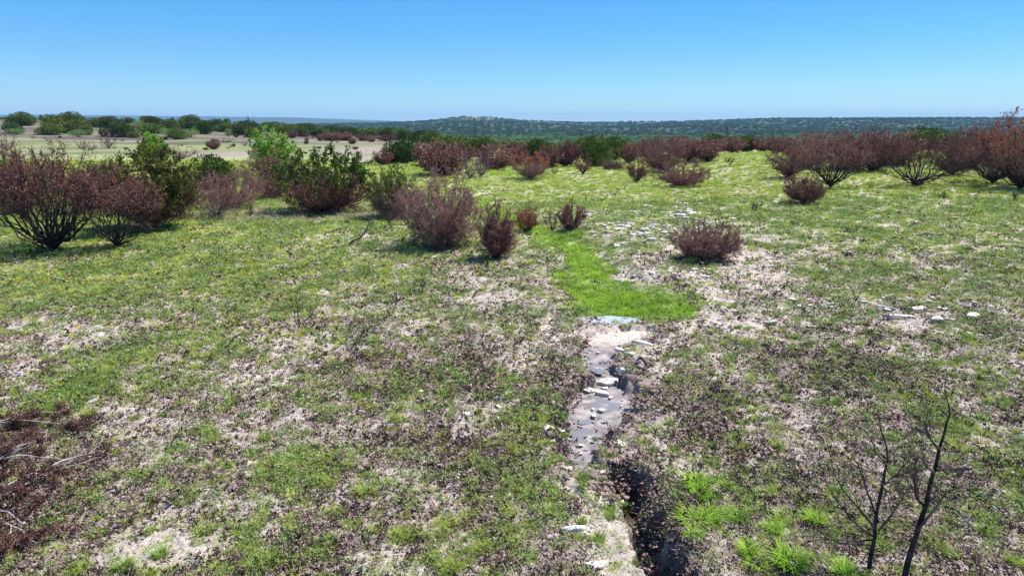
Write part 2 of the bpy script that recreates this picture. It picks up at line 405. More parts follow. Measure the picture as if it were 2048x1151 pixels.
# ------------------------------------------------------------------ the ground sheet
def build_ground():
    ys = [1.5]
    while ys[-1] < 9500:
        y = ys[-1]; r = 0.0036 if y < 5.5 else (0.0026 if y < 16 else (0.0036 if y < 70 else 0.018))
        ys.append(y * (1 + r))
    ys = np.array(ys)
    us = np.concatenate([np.linspace(-1.35, -0.86, 40)[:-1], np.linspace(-0.86, 0.86, 601), np.linspace(0.86, 1.35, 40)[1:]])
    U, Y = np.meshgrid(us, ys); X = U * (Y + 1.0)
    x = X.ravel(); y = Y.ravel()
    z = zground(x, y)
    m = veg(x, y)
    def C(*c): return np.array(c)[None, :]
    def mix(a, b, t): return a * (1 - t[:, None]) + b * t[:, None]
    n_f = np.clip(0.5 + 0.75 * fbm(x / 0.28, y / 0.28, 61, 4), 0, 1); n_m = 0.5 + 0.5 * m['n2']
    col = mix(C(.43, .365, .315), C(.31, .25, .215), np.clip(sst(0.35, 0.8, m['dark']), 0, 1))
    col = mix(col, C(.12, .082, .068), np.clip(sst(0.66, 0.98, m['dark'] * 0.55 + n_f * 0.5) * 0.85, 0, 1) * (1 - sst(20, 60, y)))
    col = mix(col, C(.48, .41, .345), np.clip(m['sand'] * (0.55 + 0.45 * n_f), 0, 1))
    # living cover seen between the modelled tufts
    dist = sst(14, 45, y)
    gcol = mix(C(.28, .30, .10), C(.35, .44, .12), np.clip(0.5 + 0.5 * m['n1'], 0, 1))
    gcol = mix(gcol, C(.27, .42, .06), np.clip(m['lush'], 0, 1))
    amt = np.clip(sst(0.40, 0.85, m['g'] + 0.3 * (n_f - 0.5)), 0, 1) * (0.22 + 0.54 * dist)
    amt = np.maximum(amt, m['lush'] * 0.8)
    amt = np.where(m['lush'] > .2, amt * (.65 + .35 * n_f), amt)
    col = mix(col, gcol, amt)
    col = mix(col, C(.20, .145, .11), sst(0.1, 0.7, fbm(x / 0.55, y / 0.55, 63, 3)) * sst(14, 24, y) * (1 - sst(60, 100, y)) * (1 - m['lush']) * .42)
    col = mix(col, C(.42, .36, .25), np.clip(m['dry'], 0, 1) * .75)
    col = mix(col, C(.40, .36, .30), m['rocky'] * 0.35 * n_f)
    # far left field
    t2 = mix(C(.105, .084, .074), C(.088, .105, .048), np.clip(0.75 + 0.9 * noise(x / 40, y / 14, 51) - 1.1 * sst(140, 200, y) + .9 * sst(.3, .6, noise(x / 25, y / 30, 52)), 0, 1))
    col = mix(col, t2, np.clip(m['tan'], 0, 1))
    col = mix(col, C(.25, .205, .17), np.clip(m['sand'] * sst(60, 90, y), 0, 1) * .9)
    # wooded country beyond
    fr = sst(300, 520, y)
    wood = mix(C(.04, .06, .028), C(.13, .12, .085), np.clip(sst(0.45, 0.85, fbm(x / 45, y / 110, 71, 3) * (0.3 + 0.7 * sst(1500, 2600, y))), 0, 1))
    wood = mix(wood, C(.33, .31, .20), blob(x, y, 0, 0, 1, 1) * 0 + np.exp(-(((m['a'] + .055) / .035) ** 2)) * sst(2350, 2700, y) * (1 - sst(3050, 3200, y)) * .8)
    wood = mix(wood, C(.05, .07, .035), sst(4000, 5000, y))
    col = mix(col, wood, fr)
    # damp silt of the bed, soft rock shelf, darker banks, painted shade in the cut
    silt = mix(C(.16, .140, .135), C(.30, .27, .26), np.clip(.5 + .8 * noise(x / .25, y / .25, 66) + .3 * n_f - .15, 0, 1))
    silt = mix(silt, C(.52, .425, .36), sst(0.35, 0.1, 1) * 0 + (1 - sst(15.2, 16.2, y)) * 0 + sst(14.9, 16.0, y))
    col = mix(col, silt, m['bed'])
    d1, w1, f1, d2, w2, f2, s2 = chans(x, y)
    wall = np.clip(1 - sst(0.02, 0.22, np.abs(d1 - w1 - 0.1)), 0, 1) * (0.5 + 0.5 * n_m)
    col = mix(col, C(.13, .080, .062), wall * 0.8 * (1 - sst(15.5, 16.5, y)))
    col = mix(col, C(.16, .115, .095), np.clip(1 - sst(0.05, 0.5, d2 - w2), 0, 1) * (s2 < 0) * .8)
    col = mix(col, C(.075, .056, .047), m['pit'])  # shade inside the cut, put into the soil colour
    col = mix(col, C(.17, .15, .13), m['pool'] * .8)
    wet = np.clip(m['bed'] * (1 - sst(14.5, 15.5, y)) * (0.35 + 0.5 * n_m) + m['pool'], 0, 1)
    near = 1 - sst(60, 200, y)
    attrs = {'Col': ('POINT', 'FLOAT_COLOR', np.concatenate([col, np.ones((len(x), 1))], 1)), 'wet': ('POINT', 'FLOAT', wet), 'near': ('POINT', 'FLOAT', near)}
    nr, nc = U.shape
    i = (np.arange(nr - 1)[:, None] * nc + np.arange(nc - 1)[None, :]).ravel()
    F = np.stack([i, i + 1, i + nc + 1, i + nc], 1)
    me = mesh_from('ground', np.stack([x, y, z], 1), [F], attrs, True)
    mt, nt, b = new_mat('soil and turf')
    c = nt.nodes.new('ShaderNodeAttribute'); c.attribute_name = 'Col'
    w = nt.nodes.new('ShaderNodeAttribute'); w.attribute_name = 'wet'
    nr_ = nt.nodes.new('ShaderNodeAttribute'); nr_.attribute_name = 'near'
    ge = nt.nodes.new('ShaderNodeNewGeometry')
    n1 = nt.nodes.new('ShaderNodeTexNoise'); n1.inputs['Scale'].default_value = 22; n1.inputs['Detail'].default_value = 6; n1.inputs['Roughness'].default_value = 0.72
    n2 = nt.nodes.new('ShaderNodeTexNoise'); n2.inputs['Scale'].default_value = 4.5; n2.inputs['Detail'].default_value = 6; n2.inputs['Roughness'].default_value = 0.7
    for n in (n1, n2): nt.links.new(ge.outputs['Position'], n.inputs['Vector'])
    v = math_n(nt, 'MULTIPLY_ADD', n1.outputs['Fac'], 0.9, 0.0); v = math_n(nt, 'MULTIPLY_ADD', n2.outputs['Fac'], 0.9, v)
    v = math_n(nt, 'ADD', v, 0.12)
    v = math_n(nt, 'POWER', v, 2.0)
    v = math_n(nt, 'MINIMUM', v, 1.22)
    mixf = nt.nodes.new('ShaderNodeMix'); mixf.data_type = 'FLOAT'
    nt.links.new(nr_.outputs['Fac'], mixf.inputs[0]); mixf.inputs[2].default_value = 1.0; nt.links.new(v, mixf.inputs[3])
    vm = nt.nodes.new('ShaderNodeVectorMath'); vm.operation = 'SCALE'
    nt.links.new(c.outputs['Color'], vm.inputs[0]); nt.links.new(mixf.outputs[0], vm.inputs['Scale'])
    nt.links.new(vm.outputs[0], b.inputs['Base Color'])
    nt.links.new(math_n(nt, 'MULTIPLY_ADD', w.outputs['Fac'], -0.45, 0.95), b.inputs['Roughness'])
    nt.links.new(math_n(nt, 'MULTIPLY_ADD', w.outputs['Fac'], 0.4, 0.1), b.inputs['Specular IOR Level'])
    bp = nt.nodes.new('ShaderNodeBump'); bp.inputs['Distance'].default_value = 0.05
    nt.links.new(math_n(nt, 'MULTIPLY', math_n(nt, 'MULTIPLY_ADD', w.outputs['Fac'], -0.8, 0.9), nr_.outputs['Fac']), bp.inputs['Strength'])
    nt.links.new(n1.outputs['Fac'], bp.inputs['Height']); nt.links.new(bp.outputs[0], b.inputs['Normal'])
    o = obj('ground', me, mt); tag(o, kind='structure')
build_ground()

# shallow pool among the reeds
def build_pool():
    th = np.linspace(0, 2 * math.pi, 49)[:-1]
    r = 1 + 0.25 * noise(np.cos(th) * 1.7, np.sin(th) * 1.7, 4)
    x = POOL[0] + 0.72 * r * np.cos(th); y = POOL[1] + 0.55 * r * np.sin(th)
    zz = float(np.percentile(zground(np.concatenate([x * .6 + POOL[0] * .4, x]), np.concatenate([y * .6 + POOL[1] * .4, y])), 55))
    V = np.concatenate([[[POOL[0], POOL[1], zz]], np.stack([x, y, np.full(48, zz)], 1)])
    F = np.array([[0, 1 + k, 1 + (k + 1) % 48] for k in range(48)])
    m, nt, b = new_mat('pool water'); b.inputs['Base Color'].default_value = (0.40, 0.42, 0.43, 1); b.inputs['Roughness'].default_value = 0.12
    b.inputs['Specular IOR Level'].default_value = 0.9
    no = nt.nodes.new('ShaderNodeTexNoise'); no.inputs['Scale'].default_value = 9; bp = nt.nodes.new('ShaderNodeBump'); bp.inputs['Strength'].default_value = 0.15
    bp.inputs['Distance'].default_value = 0.01
    nt.links.new(no.outputs['Fac'], bp.inputs['Height']); nt.links.new(bp.outputs[0], b.inputs['Normal'])
    tag(obj('pool_water', mesh_from('pool_water', V, [F]), m), kind='structure')
build_pool()

def build_stream():
    m, nt, b = new_mat('stream water'); b.inputs['Base Color'].default_value = (0.19, 0.175, 0.165, 1); b.inputs['Roughness'].default_value = 0.08
    b.inputs['Specular IOR Level'].default_value = 0.9
    no = nt.nodes.new('ShaderNodeTexNoise'); no.inputs['Scale'].default_value = 14; bp = nt.nodes.new('ShaderNodeBump'); bp.inputs['Strength'].default_value = 0.2
    bp.inputs['Distance'].default_value = 0.01
    nt.links.new(no.outputs['Fac'], bp.inputs['Height']); nt.links.new(bp.outputs[0], b.inputs['Normal'])
    for (px, py, rx, ry, pc) in [(1190, 792, .62, .75, 38), (1166, 852, .40, .55, 36), (1187, 712, .42, .5, 34)]:
        cx, cy = flat(px, py); th = np.linspace(0, 2 * math.pi, 61)[:-1]; rr = 1 + .35 * noise(np.cos(th) * 2 + px, np.sin(th) * 2, 5); x = cx + rx * rr * np.cos(th); y = cy + ry * rr * np.sin(th)
        gx, gy = np.meshgrid(np.linspace(cx - rx, cx + rx, 40), np.linspace(cy - ry, cy + ry, 40)); gz = zground(gx.ravel(), gy.ravel())
        d1, w1, f1, d2, w2, f2, s2 = chans(gx.ravel(), gy.ravel()); fl = gz[d1 < w1 * .95]
        zz = float(np.percentile(fl, pc))
        V = np.concatenate([[[cx, cy, zz]], np.stack([x, y, np.full(60, zz)], 1)]); F = np.array([[0, 1 + k, 1 + (k + 1) % 60] for k in range(60)])
        # keep only what lies over the channel floor
        tag(obj('stream_water', mesh_from('stream_water', V, [F]), m), kind='structure')
build_stream()

# ------------------------------------------------------------------ scatter of uncountable ground cover
def scatter(name, pts, rot, scl, idx, variants, mat, label, cat):
    # one mesh: the spots as loose points, then the few tuft shapes; the modifier sets a tuft on every spot
    nP = len(pts); Vs = [np.asarray(pts, float)]; fs = {3: [], 4: []}; rn = {3: [], 4: []}; var = [np.full(nP, -1)]; base = nP
    for k, vm in enumerate(variants):
        co = np.empty(len(vm.vertices) * 3); vm.vertices.foreach_get('co', co); li = np.empty(len(vm.loops), np.int32); vm.loops.foreach_get('vertex_index', li)
        lt = np.empty(len(vm.polygons), np.int32); vm.polygons.foreach_get('loop_total', lt); ls = np.concatenate([[0], np.cumsum(lt)[:-1]])
        r = np.full(len(lt), .5, np.float32)
        if 'rnd' in vm.attributes: vm.attributes['rnd'].data.foreach_get('value', r)
        for n in (3, 4):
            q = lt == n
            if q.any(): fs[n].append(li[ls[q][:, None] + np.arange(n)[None, :]] + base); rn[n].append(r[q])
        Vs.append(co.reshape(-1, 3)); var.append(np.full(len(vm.vertices), k)); base += len(vm.vertices)
    F = [np.concatenate(fs[n]) for n in (3, 4) if fs[n]]; Rn = np.concatenate([np.concatenate(rn[n]) for n in (3, 4) if fs[n]])
    me = mesh_from(name, np.concatenate(Vs), F, {'rnd': ('FACE', 'FLOAT', Rn)})
    nV = len(me.vertices); scl = np.asarray(scl, np.float32)
    if scl.ndim == 1: scl = np.repeat(scl[:, None], 3, 1)
    def vattr(nm, typ, data, w):
        full = np.zeros((nV, w), np.int32 if typ == 'INT' else np.float32); full[:nP] = np.asarray(data).reshape(nP, w)
        a = me.attributes.new(nm, typ, 'POINT'); a.data.foreach_set('value' if typ == 'INT' else 'vector', full.ravel())
    vattr('rot', 'FLOAT_VECTOR', rot, 3); vattr('scl', 'FLOAT_VECTOR', scl, 3); vattr('idx', 'INT', idx, 1)
    a = me.attributes.new('var', 'INT', 'POINT'); a.data.foreach_set('value', np.concatenate(var).astype(np.int32))
    o = obj(name, me, mat)
    ng = bpy.data.node_groups.new(name, 'GeometryNodeTree')
    ng.interface.new_socket('Geometry', in_out='INPUT', socket_type='NodeSocketGeometry')
    ng.interface.new_socket('Geometry', in_out='OUTPUT', socket_type='NodeSocketGeometry')
    N = ng.nodes.new; L = ng.links.new
    gi = N('NodeGroupInput'); go = N('NodeGroupOutput'); ip = N('GeometryNodeInstanceOnPoints'); g2 = N('GeometryNodeGeometryToInstance')
    def na(nm, t):
        n = N('GeometryNodeInputNamedAttribute'); n.data_type = t; n.inputs['Name'].default_value = nm
        return n.outputs['Attribute']
    def pick(k):
        c = N('FunctionNodeCompare'); c.data_type = 'INT'; c.operation = 'EQUAL'; L(na('var', 'INT'), [i for i in c.inputs if i.name == 'A' and i.type == 'INT'][0])
        [i for i in c.inputs if i.name == 'B' and i.type == 'INT'][0].default_value = k
        sp = N('GeometryNodeSeparateGeometry'); sp.domain = 'POINT'; L(gi.outputs[0], sp.inputs['Geometry']); L(c.outputs[0], sp.inputs['Selection']); return sp.outputs[0]
    L(pick(-1), ip.inputs['Points'])
    for k in range(len(variants)): L(pick(k), g2.inputs[0])
    L(g2.outputs[0], ip.inputs['Instance']); ip.inputs['Pick Instance'].default_value = True
    L(na('idx', 'INT'), ip.inputs['Instance Index']); L(na('scl', 'FLOAT_VECTOR'), ip.inputs['Scale'])
    er = N('FunctionNodeEulerToRotation'); L(na('rot', 'FLOAT_VECTOR'), er.inputs[0]); L(er.outputs[0], ip.inputs['Rotation'])
    L(ip.outputs[0], go.inputs[0])
    md = o.modifiers.new('scatter', 'NODES'); md.node_group = ng
    tag(o, label, cat, kind='stuff')
    return o

def blades(rng, n, rad, hmin, hmax, w, lean=0.5, segs=2, flop=0.3):
    """a tuft of n curved grass blades"""
    mb = MB()
    th = rng.random(n) * 6.283; rr = rad * np.sqrt(rng.random(n))
    base = np.stack([rr * np.cos(th), rr * np.sin(th), np.full(n, -0.01)], 1)
    az = th + rng.normal(size=n) * 0.9; hh = hmin + (hmax - hmin) * rng.random(n) ** 1.3; ln = lean * (0.3 + rng.random(n)) * hh
    dirx = np.stack([np.cos(az), np.sin(az), np.zeros(n)], 1); sd_ = np.stack([-np.sin(az), np.cos(az), np.zeros(n)], 1)
    rows = []
    for k in range(segs + 1):
        t = k / segs; ww = w * (1 - t) ** 0.7 * (0.7 + 0.6 * rng.random(n)) if k < segs else np.zeros(n)
        c = base + dirx * (ln * t ** 2)[:, None] + np.array([0, 0, 1.]) * (hh * (t - flop * t * t))[:, None]
        if k < segs: rows += [c - sd_ * ww[:, None] / 2, c + sd_ * ww[:, None] / 2]
        else: rows += [c]
    V = np.stack(rows, 1); K = V.shape[1]; i = np.arange(n)[:, None] * K; r = rng.random(n)
    F4 = [np.concatenate([i + 2 * k, i + 2 * k + 1, i + 2 * k + 3, i + 2 * k + 2], 1) for k in range(segs - 1)]
    Fq = np.concatenate(F4) if F4 else np.zeros((0, 4), int)
    Ft = np.concatenate([i + 2 * (segs - 1), i + 2 * (segs - 1) + 1, i + 2 * segs], 1)
    mb.V.append(V.reshape(-1, 3)); mb.n += n * K
    if len(Fq): mb.F4.append(Fq); mb.r4.append(np.tile(r, segs - 1))
    mb.F3.append(Ft); mb.r3.append(r)
    return mb

def weed(rng, n, rad, leaf, height):
    mb = MB()
    th = rng.random(n) * 6.283; rr = rad * np.sqrt(rng.random(n)); z = height * rng.random(n)
    C = np.stack([rr * np.cos(th), rr * np.sin(th), z], 1)
    D = rng.normal(size=(n, 3)); D[:, 2] = np.abs(D[:, 2]) * 0.6
    leaves(mb, C, D, leaf * (0.6 + 0.8 * rng.random(n)), leaf * 0.5, rng)
    return mb

def clod(rng, n, rad, ht):
    """burnt stubble: short stiff dark stalks over a crumbly crown"""
    mb = MB()
    th = rng.random(n) * 6.283; rr = rad * rng.random(n) ** 0.7
    cc = rng.normal(size=(9, 2)) * 0.11; ci = rng.integers(0, 9, n)
    b0 = np.stack([rr * np.cos(th) + cc[ci, 0], rr * np.sin(th) + cc[ci, 1], np.full(n, -0.01)], 1)
    tip = b0 + np.stack([np.cos(th) * 0.5, np.sin(th) * 0.5, np.ones(n)], 1) * (ht * (0.4 + 0.8 * rng.random(n)))[:, None] + rng.normal(size=(n, 3)) * ht * 0.25
    P = np.stack([b0, (b0 + tip) / 2 + rng.normal(size=(n, 3)) * 0.1 * ht, tip], 1)
    R = np.stack([np.full(n, rad * 0.32), np.full(n, rad * 0.26), np.full(n, rad * 0.10)], 1)
    tubes(mb, P, R, 4, rng.random(n))
    return mb

def cand(seed, n, y0, y1, umax=0.98, alpha=0.0):
    """candidate spots, evenly spread in bearing and log distance"""
    rng = np.random.default_rng(seed)
    u = (rng.random(n) * 2 - 1) * umax; y = np.exp(math.log(y0) + rng.random(n) * math.log(y1 / y0)); x = u * y
    return rng, x, y

def put(seed, n, y0, y1, prob, s0, spow, jitter=0.5, tilt=0.15):
    rng, x, y = cand(seed, n, y0, y1)
    m = veg(x, y); p = prob(m, x, y)
    k = rng.random(n) < p
    x, y = x[k], y[k]; z = zground(x, y)
    s = s0 * (y / 9.0) ** spow * (1 - jitter / 2 + jitter * rng.random(len(x)) ** 1.5)
    rot = np.stack([rng.normal(size=len(x)) * tilt, rng.normal(size=len(x)) * tilt, rng.random(len(x)) * 6.283], 1)
    return rng, np.stack([x, y, z], 1), rot, s

grass_m = leaf_mat('meadow grass', [(0.12, (0.12, 0.18, 0.025)), (0.4, (0.26, 0.35, 0.045)), (0.65, (0.42, 0.50, 0.09)), (1.0, (0.60, 0.58, 0.26))], 0.3, 0.45)
lush_m = leaf_mat('lush grass', [(0.1, (0.10, 0.19, 0.022)), (0.45, (0.27, 0.45, 0.03)), (0.8, (0.42, 0.60, 0.06)), (1.0, (0.56, 0.56, 0.16))], 0.3, 0.5)
weed_m = leaf_mat('broad weeds', [(0.1, (0.08, 0.13, 0.045)), (0.45, (0.20, 0.29, 0.08)), (0.8, (0.34, 0.42, 0.15)), (1.0, (0.50, 0.53, 0.33))], 0.25, 0.7)
clod_m = leaf_mat('burnt stubble', [(0.1, (0.02, 0.014, 0.012)), (0.6, (0.065, 0.044, 0.037)), (1.0, (0.20, 0.14, 0.12))], 0.0, 0.7)
straw_m = leaf_mat('dead straw', [(0.1, (0.28, 0.22, 0.17)), (0.6, (0.48, 0.40, 0.32)), (1.0, (0.66, 0.58, 0.50))], 0.2, 0.7)
flower_m = leaf_mat('yellow petals', [(0.1, (0.75, 0.48, 0.02)), (1.0, (0.85, 0.66, 0.05))], 0.2, 0.7)
peb_m = M['rock']

rg = np.random.default_rng(3)
nopit = lambda m: (1 - .9 * m['pit']) * (1 - m['bed']) * (1 - .75 * m['pool'])
V = [blades(rg, 52, 0.065, 0.03, 0.12, 0.0065, 1.1).mesh('grass_tuft') for _ in range(8)]
r_, P_, R_, s_ = put(101, 240000, 5.5, 95, lambda m, x, y: np.clip((0.03 + (.62 + .25 * sst(16, 30, y)) * sst(0.42, 0.74, m['g'])) * (1 - m['lush'] * .8), 0, 1) * nopit(m) * (1 - m['tan'] * .9), 1.0, 0.50, 0.9)
scatter('grass', P_, R_, s_, r_.integers(0, 8, len(P_)), V, grass_m, 'short green grass growing in patches over the burnt soil', 'grass')
V = [blades(rg, 60, 0.12, 0.05, 0.15, 0.010, 0.9).mesh('lush_tuft') for _ in range(6)]
r_, P_, R_, s_ = put(102, 110000, 12, 110, lambda m, x, y: np.clip(sst(0.15, 1.0, m['lush']) * (.25 + .75 * sst(-.4, .4, m['n2'] + m['n1'])), 0, 1) * (1 - .62 * m['pool']), 1.0, 0.45, 0.6)
scatter('lush_grass', P_, R_, s_, r_.integers(0, 6, len(P_)), V, lush_m, 'vivid green grass filling the wet hollow', 'grass')
V = [weed(rg, 26, 0.085, 0.030, 0.055).mesh('weed_patch') for _ in range(8)]
r_, P_, R_, s_ = put(103, 170000, 5.5, 45, lambda m, x, y: np.clip(sst(-0.5, 0.5, fbm(x / 1.9, y / 1.9, 91, 3)) * (0.10 + sst(0.36, 0.7, m['g'] + 0.04)) * .85, 0, 1) * nopit(m) * (1 - m['lush'] * .7), 1.0, 0.62, 0.9)
scatter('weeds', P_, R_, s_, r_.integers(0, 8, len(P_)), V, weed_m, 'low broad-leaved weeds spread over the bare soil', 'weeds')
V = [clod(rg, 34, 0.026, 0.028).mesh('stubble_clump') for _ in range(8)]
r_, P_, R_, s_ = put(104, 120000, 5.5, 55, lambda m, x, y: np.clip((0.20 + 0.8 * sst(0.40, 0.95, m['dark'])) * (1 - .93 * m['sand']) * (1 - .85 * m['lush']) * (0.45 + 0.55 * sst(-0.1, 0.5, m['n2'])) * (1 - 0.45 * sst(25, 50, y)), 0, 1) * nopit(m), 0.85, 0.42, 1.2, .3)
scatter('burnt_stubble', P_, R_, s_, r_.integers(0, 8, len(P_)), V, clod_m, 'dark burnt grass stubs dotting the soil', 'stubble')
def lumps(rng, n, rad, size):
    mb = MB(); ico = np.array([[0, 0, 1], [.89, 0, .45], [.28, .85, .45], [-.72, .53, .45], [-.72, -.53, .45], [.28, -.85, .45], [.72, .53, -.45], [-.28, .85, -.45], [-.89, 0, -.45], [-.28, -.85, -.45], [.72, -.53, -.45]])
    F = np.array([[0, 1, 2], [0, 2, 3], [0, 3, 4], [0, 4, 5], [0, 5, 1], [1, 6, 2], [2, 7, 3], [3, 8, 4], [4, 9, 5], [5, 10, 1], [6, 7, 2], [7, 8, 3], [8, 9, 4], [9, 10, 5], [10, 6, 1]])
    for k in range(n):
        sz = size * (0.4 + rng.random() ** 2 * 1.2); v = ico * (1 + .38 * rng.normal(size=(11, 1))).clip(.2, 2) * sz * np.array([.7 + 1.0 * rng.random(), .6 + .6 * rng.random(), .55])
        p = rng.normal(size=3) * rad * .5; p[2] = sz * .15; mb.add(v + p, F, np.full(15, rng.random()))
    return mb
lump_m = leaf_mat('crumbled soil', [(0.1, (0.075, 0.050, 0.040)), (0.45, (0.19, 0.13, 0.105)), (1.0, (0.46, 0.35, 0.295))], 0.0, 1.5)
V = [lumps(rg, 16, 0.20, 0.012).mesh('soil_lumps') for _ in range(6)]
r_, P_, R_, s_ = put(109, 80000, 5.5, 26, lambda m, x, y: np.clip((0.12 + 0.75 * sst(0.3, 0.8, m['dark'])) * (1 - .93 * m['sand']) * (1 - m['lush']) * (1 - .6 * sst(.5, .9, m['g'])), 0, 1) * nopit(m), 1.0, 0.5, 1.2, .2)
scatter('soil_clods', P_, R_, s_, r_.integers(0, 6, len(P_)), V, lump_m, 'crumbly brown soil clods covering the burnt ground', 'soil')
V = [lumps(rg, 9, 0.15, 0.030).mesh('bank_lumps') for _ in range(5)]
r_, P_, R_, s_ = put(110, 60000, 6, 20, lambda m, x, y: np.clip(m['bank'] * (.02 + .45 * sst(.0, .5, m['n2'])), 0, 1) * nopit(m), 1.0, 0.3, 1.0, .3)
scatter('bank_rubble', P_, R_, s_, r_.integers(0, 5, len(P_)), V, lump_m, 'dark earthy rubble slumping down the gully banks', 'soil')
V = [blades(rg, 22, 0.13, 0.008, 0.03, 0.005, 5.0).mesh('straw_patch') for _ in range(5)]
r_, P_, R_, s_ = put(105, 45000, 5.5, 22, lambda m, x, y: np.clip(0.25 + 0.5 * fbm(x / 1.1, y / 1.1, 95, 3) + .7 * blob(x, y, 1520, 1100, 140, 90) + .4 * blob(x, y, 1750, 950, 200, 150), 0, 1) * nopit(m) * (1 - m['sand'] * .9), 1.0, 0.5, 0.9)
scatter('dead_straw', P_, R_, s_, r_.integers(0, 5, len(P_)), V, straw_m, 'pale dead grass lying flat on the soil', 'straw')
V = [blades(rg, 40, 0.16, 0.10, 0.30, 0.010, 0.5).mesh('dry_tuft') for _ in range(5)]
r_, P_, R_, s_ = put(106, 40000, 22, 60, lambda m, x, y: np.clip(m['dry'] * .8, 0, 1), 0.62, 0.5, 0.7)
scatter('dry_grass', P_, R_, s_, r_.integers(0, 5, len(P_)), V, straw_m, 'standing pale dry grass between the shrubs', 'dry grass')
V = [weed(rg, 7, 0.03, 0.03, 0.02).mesh('flower_head') for _ in range(4)]
r_, P_, R_, s_ = put(107, 16000, 12, 40, lambda m, x, y: np.clip(sst(0.05, -0.5, m['a']) * 1.3 * sst(-0.2, 0.6, fbm(x / 2.2, y / 2.2, 97, 2)) * (1 - sst(30, 36, y)) * sst(12, 20, y) * .8 + 0.02, 0, 1), 0.75, 0.5, 0.8)
P_[:, 2] += 0.07 + 0.08 * r_.random(len(P_))
scatter('wildflowers', P_, R_, s_, r_.integers(0, 4, len(P_)), V, flower_m, 'tiny yellow wildflowers sprinkled through the grass on the left', 'wildflowers')

def slab_mesh(rng, name, thick=0.12, irr=0.25, aspect=0.7, n=9):
    th = np.sort(np.linspace(0, 2 * math.pi, n, endpoint=False) + rng.normal(size=n) * 0.22)
    r = 0.5 * (1 + irr * rng.normal(size=n)).clip(.5, 1.4)
    o = np.stack([r * np.cos(th), r * np.sin(th) * aspect], 1)
    lay = []
    tt = thick * (1 + 0.15 * rng.normal(size=n))
    lay.append(np.concatenate([o * 0.93, np.full((n, 1), -thick * .7)], 1))
    lay.append(np.concatenate([o * (1 + 0.05 * rng.normal(size=(n, 1))), np.full((n, 1), 0.0)], 1))
    lay.append(np.concatenate([o * (0.99 + 0.03 * rng.normal(size=(n, 1))), (tt * .8)[:, None]], 1))
    lay.append(np.concatenate([o * 0.955, tt[:, None]], 1))
    lay.append(np.concatenate([o * 0.6 + 0.02 * rng.normal(size=(n, 2)), (tt * 1.02 + 0.01 * rng.normal(size=n))[:, None]], 1))
    V = np.concatenate(lay + [np.array([[0, 0, thick * 1.06]])]); F4 = []; F3 = []
    for l in range(4):
        for k in range(n):
            k2 = (k + 1) % n; F4.append([l * n + k, l * n + k2, (l + 1) * n + k2, (l + 1) * n + k])
    for k in range(n): F3.append([4 * n + k, 4 * n + (k + 1) % n, 5 * n])
    return mesh_from(name, V, [np.array(F3), np.array(F4)])

V = [slab_mesh(rg, 'pebble', 0.3, 0.2, 0.8, 7) for _ in range(6)]
r_, P_, R_, s_ = put(108, 26000, 5.5, 45, lambda m, x, y: np.clip(0.08 + 0.9 * m['rocky'] + 0.25 * m['bank'] + .15 * m['sand'], 0, 1) * (1 - m['lush']), 0.026, 0.7, 1.4, .2)
scatter('gravel', P_, R_, s_, r_.integers(0, 6, len(P_)), V, peb_m, 'small pale stones scattered over the soil', 'gravel')

# ------------------------------------------------------------------ shrubs
def bez(p0, p1, p2, k):
    t = np.linspace(0, 1, k)[None, :, None]
    return (1 - t) ** 2 * p0[:, None] + 2 * t * (1 - t) * p1[:, None] + t * t * p2[:, None]

